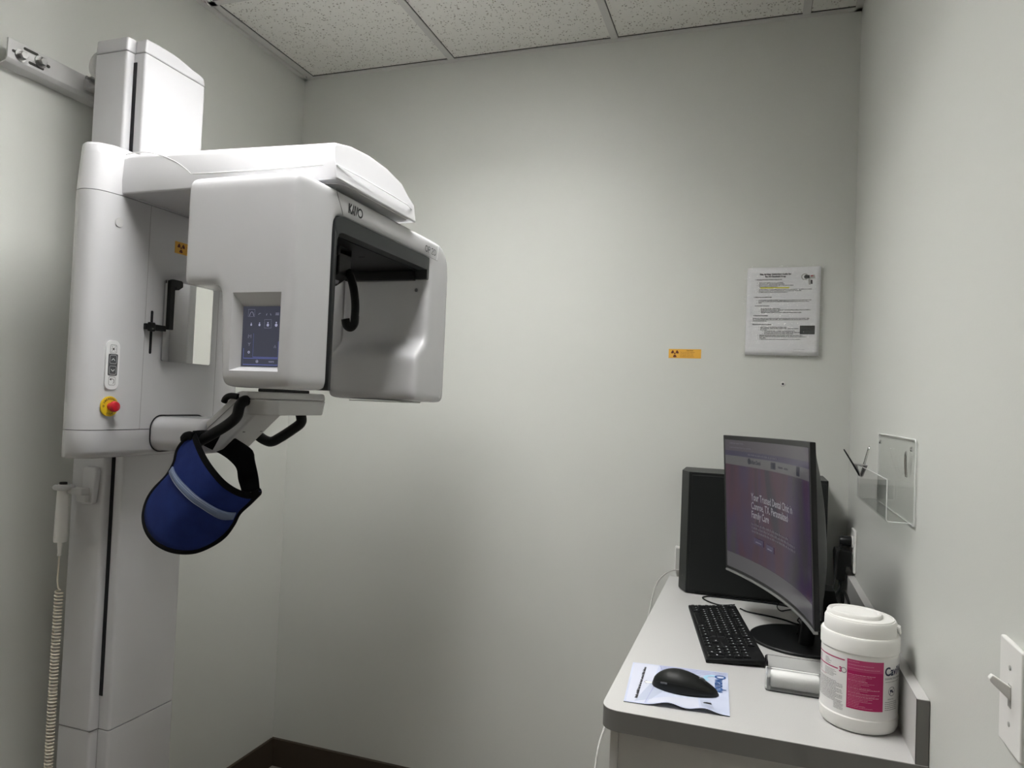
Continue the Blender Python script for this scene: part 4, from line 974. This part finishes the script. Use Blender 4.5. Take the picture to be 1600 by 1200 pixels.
# ------------------------------------------------------------------ clear box with gauze roll
cb_ = thing('acrylic_box', 'small clear acrylic box on counter beside the white wipes canister', 'box', (1.84, -.85, ZC))
bx0, bx1, by0, by1, bz0, bz1 = 1.788, 1.899, -.893, -.815, ZC + .0003, ZC + .048
bo2 = prism(rrect(bx0, by0, bx1, by1, .009), 'z', bz0, bz1)
bxo = obj('tray', bo2, M['acrylic'], cb_, bevel=.0018, seg=3)
cut(bxo, [prism(rrect(bx0 + .0025, by0 + .0025, bx1 - .0025, by1 - .0025, .0065), 'z', bz0 + .0028, bz1 + .02)]); esplit(bxo, 32)
gr_ = thing('gauze_roll', 'white gauze roll lying inside the clear acrylic box', 'gauze roll', (1.845, -.873, ZC + .004))
obj('roll', lathe([(.004, -.0445), (.0150, -.0445), (.0162, -.042), (.0162, .042), (.0150, .0445), (.004, .0445)], (1.8425, -.8722, ZC + .0203), 40, axis='x'), M['gauze'], gr_)
obj('core', lathe([(.0040, -.0447), (.0040, .0447)], (1.8425, -.8722, ZC + .0203), 20, axis='x'), M['paper'], gr_)

# ------------------------------------------------------------------ wipes canister
cx_, cy_ = 1.9440, -.9680; CR = .0645
cn = thing('wipes_canister', 'round white disinfecting wipes canister with magenta label in front', 'canister', (cx_, cy_, ZC))
z0 = ZC
obj('body', lathe([(0, .0005), (.056, .0005), (.0605, .003), (.0632, .009), (CR, .024), (CR, .0255), (CR - .0016, .0275), (CR - .0016, .131), (CR - .0022, .134), (CR, .1365), (CR, .1590), (CR - .002, .1625), (CR - .0065, .1635), (0, .1635)], (cx_, cy_, z0), 96), M['canister'], cn)
lid = bmesh.new()
lathe([(.0590, .1630), (.0595, .1660), (.0590, .1830), (.0565, .1875), (.050, .1890), (0, .1890)], (cx_, cy_, z0), 96, lid)
ld = obj('lid', lid, M['canister'], cn)
fa = math.radians(-12)          # flip cap runs across the lid
fu = V((math.cos(fa), math.sin(fa), 0)); fv = V((-math.sin(fa), math.cos(fa), 0)); cc = V((cx_, cy_, z0)) - fu * .010
capm = bmesh.new(); R_ = []
for rr_, zz in ((1.0, .1875), (1.0, .1925), (.96, .1955), (.90, .1965), (.84, .1955), (.80, .1935), (.0001, .1930)):
    R_.append([capm.verts.new(cc + fu * (.0455 * rr_ * math.copysign(abs(math.cos(a)) ** .85, math.cos(a))) + fv * (.0375 * rr_ * math.copysign(abs(math.sin(a)) ** .85, math.sin(a))) + V((0, 0, zz))) for a in [2 * PI * k / 64 for k in range(64)]])
for a, b_ in zip(R_, R_[1:]):
    for k in range(64): capm.faces.new((a[k], a[(k + 1) % 64], b_[(k + 1) % 64], b_[k]))
obj('flip_cap', capm, M['canister'], ld)
rim = [V((cx_, cy_, z0 + .1880)) + V((math.cos(a), math.sin(a), 0)) * .0530 for a in [2 * PI * k / 64 for k in range(64)]]
obj('lid_rim', tube(rim, .0022, 8, closed=True), M['canister'], ld)
tbm = bmesh.new(); hp_ = V((cx_, cy_, z0)) + fu * .0595
bv = [hp_ + fu * a + fv * b + V((0, 0, c)) for a, b, c in ((-.008, -.009, .184), (.004, -.009, .180), (.0055, -.009, .168), (.003, -.009, .168), (0, -.009, .176), (-.008, -.009, .180))]
bw = [p + fv * .018 for p in bv]; VV = [tbm.verts.new(p) for p in bv]; WW = [tbm.verts.new(p) for p in bw]
tbm.faces.new(VV); tbm.faces.new(WW[::-1])
for k in range(6): tbm.faces.new((VV[k], WW[k], WW[(k + 1) % 6], VV[(k + 1) % 6]))
obj('opening_tab', tbm, M['canister'], ld, bevel=.001, seg=2)
LR = CR - .0013
def can(s, z, off=0):      # s = distance round the body, measured from the point facing -y (towards +x)
    a = -PI / 2 + s / LR; return V((cx_ + (LR + off) * math.cos(a), cy_ + (LR + off) * math.sin(a), z0 + z))
cf = lambda s0, zz0, off=.0004: (lambda x, y: can(s0 + x, zz0 + y, off))
lb_ = bmesh.new(); quad(lb_, lambda x, y: can(x, y, 0.0001), -.100, .0285, .100, .1300, 60)
lab = obj('label', lb_, mat('label_white', (.78, .77, .76), .35), cn, fix=False, label='printed label round the canister')
SM = -.0270
b1 = bmesh.new(); quad(b1, cf(SM, .043, .0003), 0, 0, .0590, .0835, 20); obj('label_magenta_block', b1, M['magenta'], lab, fix=False)
b1 = bmesh.new(); quad(b1, cf(SM, .1075, .0005), 0, 0, .0590, .0190, 20); obj('label_light_band', b1, M['magenta2'], lab, fix=False)
b1 = bmesh.new(); quad(b1, cf(-.098, .1210, .0004), 0, 0, .067, .0019, 20); quad(b1, cf(-.098, .1030, .0004), 0, 0, .055, .0019, 20)
lettering(b1, '3', .0115, cf(-.0410, .1005), 'LEFT', .0005); words(b1, cf(-.098, .0860), 0, .030, 0, .0009)
obj('label_magenta_lines', b1, M['magenta'], lab, fix=False, smooth=False)
b1 = bmesh.new(); random.seed(11)
for k in range(3): words(b1, cf(SM + .002, .1230 - k * .0055, .0008), 0, (.018, .040, .05)[k], 0, .0009)
yk = .101
for k in range(22):
    bold = k in (0, 4, 9, 12, 14); words(b1, cf(SM + .002, yk, .0007), 0, random.uniform(.018, .052), 0, .0013 if bold else .0008); yk -= .0026
obj('label_pale_print', b1, M['pinkink'], lab, fix=False, smooth=False)
b1 = bmesh.new()
for k in range(8): words(b1, cf(-.098, .1160 - k * .0022), 0, .014, 0, .0010)
for k in range(5): words(b1, cf(-.072, .1160 - k * .0022), 0, random.uniform(.008, .018), 0, .0010)
for k in range(5): words(b1, cf(-.098, .0985 - k * .0022), 0, .014, 0, .0010)
for k in range(6): words(b1, cf(-.072, .0985 - k * .0022), 0, random.uniform(.02, .03), 0, .0010)
for k in range(15): words(b1, cf(-.098, .0800 - k * .0024), 0, .064 - (.0 if k % 4 else .012), 0, .0011)
for k in range(5): words(b1, cf(-.050, .0440 - k * .0022), 0, .018, 0, .0009)
for k in range(5): words(b1, cf(.036, .0585 - k * .0033), 0, .030, 0, .0012)
words(b1, cf(.036, .0925), 0, .036, 0, .0009)
lettering(b1, 'EFFECTIVE', .0030, cf(.042, .0625))
obj('label_small_print', b1, M['darkgrey'], lab, fix=False, smooth=False)
b1 = bmesh.new(); lettering(b1, 'CaviWipes', .0200, cf(.0345, .1040), 'LEFT', .0006, .88); lettering(b1, 'DISINFECTING TOWELETTES', .0042, cf(.0350, .0970), 'LEFT', .0)
disc(b1, cf(.0510, .0765), 0, 0, .0078, 32, .0070); disc(b1, cf(.0510, .0765), -.002, .001, .0024, 16); disc(b1, cf(.0510, .0765), .0025, -.001, .0020, 16); stroke(b1, cf(.0510, .0765), [(-.0052, -.0052), (.0052, .0052)], .0009)
obj('label_name', b1, M['navy_ink'], lab, fix=False, smooth=False)
b1 = bmesh.new(); disc(b1, cf(-.0325, .1045), 0, 0, .0048, 24, .0036); obj('label_dial', b1, M['grey_ink'], lab, fix=False, smooth=False)
# ------------------------------------------------------------------ taped paper on the back wall
pg = thing('instruction_sheet', 'white printed instruction sheet in a crinkled clear sleeve on back wall', 'instruction sheet', (1.825, -.002, 1.635))
c00, c10, c11, c01 = V((1.7165, 0, 1.6355)), V((1.9335, 0, 1.6355)), V((1.9335, 0, 1.9145)), V((1.7165, 0, 1.9145))
def pap(x, y, off=0):
    u, v = x / .2159, y / .2794
    p = (c00 * (1 - u) + c10 * u) * (1 - v) + (c01 * (1 - u) + c11 * u) * v
    curl = .004 + .007 * max(0, u - .55) ** 1.3 * 1.8 + .003 * (1 - v) ** 2
    p.y = -curl - off; return p
bm = bmesh.new(); nx, ny = 16, 16
F_ = [[bm.verts.new(pap(.2159 * i / nx, .2794 * j / ny)) for i in range(nx + 1)] for j in range(ny + 1)]
for j in range(ny):
    for i in range(nx): bm.faces.new((F_[j][i], F_[j][i + 1], F_[j + 1][i + 1], F_[j + 1][i]))
sh_ = obj('paper', bm, M['paper'], pg); sh_.modifiers.clear(); md = sh_.modifiers.new('s', 'SOLIDIFY'); md.thickness = .0004; md.offset = 0
po = .0005
pf = lambda x0, y0: (lambda x, y: pap(x0 + x, y0 + y, po))
ib = bmesh.new(); random.seed(5)
lettering(ib, 'Step-by-Step Quick-Start Guide for', .0068, pf(.084, .2560), 'CENTER', .00045, .95)
lettering(ib, 'the X4 Handheld X-ray', .0068, pf(.084, .2485), 'CENTER', .00045, .95)
lettering(ib, '1. Unboxing & the items of before using your X4', .0042, pf(.024, .2395), 'LEFT', .00025, .95)
def para(y, lines, x0=.036, dy=.0042, h=.0027, bullet=True):
    for i, L_ in enumerate(lines):
        words(ib, pf(x0, y - i * dy), 0, L_, 0, h)
        if bullet and i in (0, 2): disc(ib, pf(x0 - .005, y - i * dy + .001), 0, 0, .0008, 8)
para(.2295, [.075, .076, .105, .055]); para(.2080, [.155, .125, .085])
lettering(ib, '2. Before you start taking X-rays', .0040, pf(.022, .1835), 'LEFT', .00025); para(.1740, [.155, .150, .012])
lettering(ib, '3. Using Hand Instructions', .0040, pf(.026, .1560), 'LEFT', .00025); para(.1470, [.06, .145, .055, .12], .044)
lettering(ib, '4. Processing X-ray Images', .0040, pf(.022, .1245), 'LEFT', .00025); para(.1160, [.165, .163, .04], .021, bullet=False)
lettering(ib, 'Bluetooth configuration / calibrate', .0040, pf(.020, .0965), 'LEFT', .00025); para(.0880, [.08, .115, .02], .044); para(.0755, [.092, .110, .085], .056)
para(.0620, [.126, .135, .02, .120], .042)
lettering(ib, 'Courtesy of the Practice', .0032, pf(.143, .0185), 'LEFT', .0)
obj('print', ib, M['ink'], sh_, smooth=False, fix=False)
hb_ = bmesh.new(); quad(hb_, lambda x, y: pap(.040 + x, .2125 + y, po * .7), 0, 0, .086, .0042, 6); obj('highlighter_mark', hb_, M['hilite'], sh_, smooth=False, fix=False, label='yellow highlighted line')
db_ = bmesh.new(); quad(db_, lambda x, y: pap(.160 + x, .067 + y, po), 0, 0, .0430, .0275, 6); obj('dark_picture', db_, M['charcoal'], sh_, smooth=False, fix=False)
g1 = bmesh.new(); ff = lambda x, y: pap(.158 + x, .222 + y, po)
disc(g1, ff, .012, .026, .0105, 24, .0072); poly(g1, ff, [(.026, .019), (.042, .021), (.040, .032), (.026, .030)]); poly(g1, ff, [(.024, .0), (.029, .0), (.028, .019), (.022, .019)])
obj('drawing_light', g1, M['socket'], sh_, smooth=False, fix=False)
g1 = bmesh.new(); disc(g1, ff, .016, .026, .0062, 20); poly(g1, ff, [(.014, .021), (.026, .020), (.026, .031), (.014, .031)]); poly(g1, ff, [(.029, .003), (.035, .003), (.034, .016), (.029, .016)])
obj('drawing_dark', g1, M['ink'], sh_, smooth=False, fix=False)
g1 = bmesh.new(); poly(g1, lambda x, y: pap(.158 + x, .222 + y, po * 1.5), [(.029, .026), (.036, .027), (.0355, .031), (.029, .030)]); obj('drawing_red', g1, mat('red_ink', (.4, .06, .08), .6), sh_, smooth=False, fix=False)
# crinkled clear sleeve: thin film, slightly larger than the sheet
fm = M['film']; nt_ = fm.node_tree
for n_ in list(nt_.nodes):
    if n_.type != 'OUTPUT_MATERIAL': nt_.nodes.remove(n_)
out = [n_ for n_ in nt_.nodes if n_.type == 'OUTPUT_MATERIAL'][0]
tr = N(fm, 'ShaderNodeBsdfTransparent'); gl = N(fm, 'ShaderNodeBsdfGlossy'); gl.inputs['Roughness'].default_value = .10; gl.inputs['Color'].default_value = (1, 1, 1, 1)
mxs = N(fm, 'ShaderNodeMixShader'); fr = N(fm, 'ShaderNodeLayerWeight'); fr.inputs['Blend'].default_value = .5
fa_ = N(fm, 'ShaderNodeMath', operation='MULTIPLY'); fa_.inputs[1].default_value = 1.0
tcx = N(fm, 'ShaderNodeTexCoord'); mpx = N(fm, 'ShaderNodeMapping'); mpx.inputs['Scale'].default_value = (22, 22, 55)
nzx = N(fm, 'ShaderNodeTexNoise'); nzx.inputs['Scale'].default_value = 1.3; nzx.inputs['Detail'].default_value = 3; nzx.inputs['Distortion'].default_value = 1.5
bpx = N(fm, 'ShaderNodeBump'); bpx.inputs['Strength'].default_value = 1.0; bpx.inputs['Distance'].default_value = .011
nt_.links.new(tcx.outputs['Object'], mpx.inputs[0]); nt_.links.new(mpx.outputs[0], nzx.inputs['Vector']); nt_.links.new(nzx.outputs['Fac'], bpx.inputs['Height'])
nt_.links.new(bpx.outputs[0], gl.inputs['Normal']); nt_.links.new(bpx.outputs[0], fr.inputs['Normal'])
pwx = N(fm, 'ShaderNodeMath', operation='POWER'); pwx.inputs[1].default_value = 4.0; adx = N(fm, 'ShaderNodeMath', operation='ADD'); adx.inputs[1].default_value = .09; adx.use_clamp = True
nt_.links.new(fr.outputs['Facing'], pwx.inputs[0]); nt_.links.new(pwx.outputs[0], fa_.inputs[0]); nt_.links.new(fa_.outputs[0], adx.inputs[0]); nt_.links.new(adx.outputs[0], mxs.inputs[0]); nt_.links.new(tr.outputs[0], mxs.inputs[1]); nt_.links.new(gl.outputs[0], mxs.inputs[2]); nt_.links.new(mxs.outputs[0], out.inputs[0])
random.seed(9); rows3 = []
for j in range(41):
    row = []
    for i in range(31):
        x = -.008 + .2319 * i / 30; y = -.004 + .2890 * j / 40
        edge_ = (i in (0, 30)) or (j in (0, 40))
        p = pap(min(max(x, 0), .2159), min(max(y, 0), .2794)); p.x += x - min(max(x, 0), .2159); p.z += y - min(max(y, 0), .2794)
        jit = random.uniform(-1, 1) * (.0012 if edge_ else 0)
        p.x += jit; p.z += random.uniform(-1, 1) * (.001 if edge_ else 0); p.y -= .0022 + .0010 * math.sin(j * 1.7 + .5 * math.sin(i * .6)) * math.sin(i * .31 + 1) + random.uniform(0, .0006)
        row.append(p)
    rows3.append(row)
obj('clear_sleeve', grid_faces(rows3), fm, pg)
# warning sticker on the back wall
ws = make_sticker((1.4765, -.0005, 1.6215), (1, 0, 0), (0, 0, 1), (0, -1, 0))
tag(ws, 'orange radiation caution sticker stuck on the bare back wall', 'sticker')

am = mat('thin_acrylic', (1, 1, 1)); M['thin'] = am; nt_ = am.node_tree
for n_ in list(nt_.nodes):
    if n_.type != 'OUTPUT_MATERIAL': nt_.nodes.remove(n_)
out = [n_ for n_ in nt_.nodes if n_.type == 'OUTPUT_MATERIAL'][0]
tr = N(am, 'ShaderNodeBsdfTransparent'); tr.inputs['Color'].default_value = (.98, .985, .98, 1)
gl = N(am, 'ShaderNodeBsdfGlossy'); gl.inputs['Roughness'].default_value = .04
lw_ = N(am, 'ShaderNodeLayerWeight'); pw_ = N(am, 'ShaderNodeMath', operation='POWER'); pw_.inputs[1].default_value = 5.0; fr = N(am, 'ShaderNodeMath', operation='MULTIPLY_ADD'); fr.inputs[1].default_value = .35; fr.inputs[2].default_value = .03
nt_.links.new(lw_.outputs['Facing'], pw_.inputs[0]); nt_.links.new(pw_.outputs[0], fr.inputs[0])
mxs = N(am, 'ShaderNodeMixShader'); nt_.links.new(fr.outputs[0], mxs.inputs[0]); nt_.links.new(tr.outputs[0], mxs.inputs[1]); nt_.links.new(gl.outputs[0], mxs.inputs[2]); nt_.links.new(mxs.outputs[0], out.inputs[0])
# ------------------------------------------------------------------ acrylic wall holder with a binder clip
hd_ = thing('acrylic_holder', 'clear acrylic wall holder with open pocket screwed to the right wall', 'wall holder', (2.01, -.75, 1.25))
hy0, hy1 = -.965, -.565
bp2 = prism(rrect(hy0, 1.262, hy1, 1.416, .008), 'x', 2.0245, 2.0275); obj('back_plate', bp2, M['thin'], hd_, bevel=.0008, seg=2)
pk = [(2.0243, 1.262), (1.9880, 1.262), (1.9850, 1.268), (1.9850, 1.340), (1.9878, 1.340), (1.9878, 1.2675), (1.9890, 1.2650), (2.0243, 1.2650)]
obj('pocket', prism(pk, 'y', hy0 + .03, hy1 + .02), M['thin'], hd_, bevel=.0006, seg=2)
M['rim'] = mat('acrylic_edge_glint', (.80, .81, .80), .25)  # pale colour paints the glint of the clear edges
obj('plate_rim', tube([V((2.0258, y, z)) for y, z in rrect(hy0, 1.262, hy1, 1.416, .008)], .0014, 6, closed=True), M['rim'], hd_, label='polished edge with its glint painted pale')
for yy in (hy0 + .03, hy1 + .02): obj('pocket_rim', tube([V((2.0243, yy, 1.2635)), V((1.9885, yy, 1.2635)), V((1.9863, yy, 1.268)), V((1.9863, yy, 1.340))], .0010, 6), M['rim'], hd_)
obj('pocket_rim', tube([V((1.9863, hy0 + .03, 1.340)), V((1.9863, hy1 + .02, 1.340))], .0010, 6), M['rim'], hd_)
for y in (hy0 + .025, hy1 - .03): obj('screw', lathe([(.0045, .001), (.0045, -.0015), (.003, -.0030), (0, -.0032)], (2.0243, y, 1.398), 16, axis='x'), M['chrome'], hd_)
def clip(x, y, z, label, black):
    t = thing('binder_clip', label, 'clip', (x, y, z))
    bm = bmesh.new(); w_ = .022
    pr = [(x - .0115, z + .009), (x + .0115, z + .009), (x + .0016, z - .018), (x + .0008, z - .018), (x + .0100, z + .0078), (x - .0100, z + .0078), (x - .0008, z - .018), (x - .0016, z - .018)]
    obj('body', prism(pr, 'y', y - w_, y + w_), M['chrome'] if not black else M['silver'], t, smooth=False)
    for s, dx, dz in ((-1, -.034, .040), (1, .016, .050)):
        a = V((x - .0014 * -s * 0 + s * .0016, y, z - .017)); tip = V((x + dx, y, z + dz))
        l_ = catmull([a + V((0, -.010, 0)), a.lerp(tip, .5) + V((0, -.0085, 0)), tip + V((0, -.004, -.002)), tip + V((0, .004, -.002)), a.lerp(tip, .5) + V((0, .0085, 0)), a + V((0, .010, 0))], 5)
        obj('wire_handle', tube(l_, .0013, 8), M['blackplas'] if s < 0 else M['chrome'], t, label='black wire handle' if s < 0 else None)
    return t
clip(1.9864, -.585, 1.3345, 'metal binder clip with raised wire handles on the acrylic pocket', True)
lo_ = thing('clip_reflection', 'clip handle mirrored in the acrylic plate, modelled as a thin wire loop', 'reflection', (2.02, -.93, 1.34))  # mirror image of a clip handle, built as solid wire
obj('loop', tube(catmull([(2.0225, -.900, 1.345), (2.0205, -.902, 1.375), (2.0205, -.906, 1.390), (2.0205, -.912, 1.390), (2.0205, -.914, 1.375), (2.0225, -.912, 1.345)], 6), .0014, 8), M['chrome'], lo_)

# ------------------------------------------------------------------ outlet with plugs on the right wall
ol = thing('power_outlet', 'white power outlet plate low on right wall behind the monitor', 'outlet', (W, -.18, 1.02))
obj('plate', prism(rrect(-.222, 1.021, -.150, 1.137, .004), 'x', W - .007, W - .0005), M['plastic_white'], ol, bevel=.002)
obj('socket', prism(rrect(-.203, 1.088, -.169, 1.118, .01), 'x', W - .010, W - .006), M['plastic_white'], ol); obj('socket', prism(rrect(-.203, 1.040, -.169, 1.070, .01), 'x', W - .010, W - .006), M['plastic_white'], ol)
pg1 = thing('power_plug', 'round black plug in the upper socket of the wall outlet', 'plug', (W - .03, -.187, 1.09))
obj('plug_body', lathe([(0, -.040), (.0115, -.040), (.0140, -.034), (.0145, -.012), (.013, -.0105), (0, -.0105)], (W, -.187, 1.103), 24, axis='x'), M['blackplas'], pg1)
obj('lead', tube(catmull([(W - .032, -.187, 1.093), (W - .040, -.205, 1.090), (W - .048, -.222, 1.074), (W - .052, -.230, 1.04), (W - .058, -.262, 1.0), (W - .075, -.29, .95), (W - .09, -.29, .914)], 6), .0034, 8), M['black'], pg1)
pg2 = thing('power_adapter', 'blocky black power adapter in the lower socket of the wall outlet', 'power adapter', (W - .03, -.187, 1.0))
obj('adapter_body', prism(rpoly([(W - .0105, 1.078), (W - .052, 1.082), (W - .0545, 1.070), (W - .050, .9985), (W - .026, .996), (W - .024, 1.036), (W - .0105, 1.036)], .004), 'y', -.213, -.163), M['black'], pg2, bevel=.003)
obj('lead', tube(catmull([(W - .038, -.19, .998), (W - .038, -.20, .975), (W - .050, -.225, .955), (W - .052, -.25, .95), (W - .045, -.275, .935), (W - .040, -.30, .922), (W - .038, -.33, .9115), (W - .04, -.40, .9115)], 6), .0028, 8), M['black'], pg2)
cable([(W - .032, -.225, .912), (W - .034, -.245, .955), (W - .040, -.285, .985), (W - .036, -.34, .985), (W - .031, -.40, .955), (W - .030, -.44, .915), (W - .034, -.47, .9115)], .0036, 'thick black cable arching below the wall outlet by the upstand')
pbk = thing('power_brick', 'small black power brick standing behind the monitor on counter', 'power brick', (1.962, -.35, ZC))
obj('case', prism(rpoly([(1.935, ZC), (1.935, 1.0), (1.962, 1.0), (1.982, ZC)], .003), 'y', -.372, -.300), M['blackplas'], pbk, bevel=.002)

# ------------------------------------------------------------------ light switch
sw = thing('light_switch', 'white toggle light switch plate on right wall near the camera', 'light switch', (W, -1.485, 1.10))
obj('plate', prism(rrect(-1.5225, 1.1015, -1.4525, 1.2160, .003), 'x', W - .0065, W - .0005), M['plastic_white'], sw, bevel=.0022)
obj('opening', box((W - .0068, -1.4925, 1.147), (W - .0062, -1.4825, 1.1715)), M['socket'], sw, smooth=False)
tg = [(W - .006, 1.1540), (W - .006, 1.1690), (W - .0235, 1.1800), (W - .0265, 1.1755), (W - .0255, 1.1725)]
obj('toggle', prism(rpoly(tg, [0, 0, .002, .002, .001]), 'y', -1.4915, -1.4835), M['plastic_white'], sw, bevel=.0012)
for z in (1.189, 1.129): obj('screw', lathe([(.0028, 0), (.0026, -.0008), (0, -.0010)], (W - .0065, -1.4875, z), 16, axis='x'), M['socket'], sw)
bpy.context.view_layer.update()
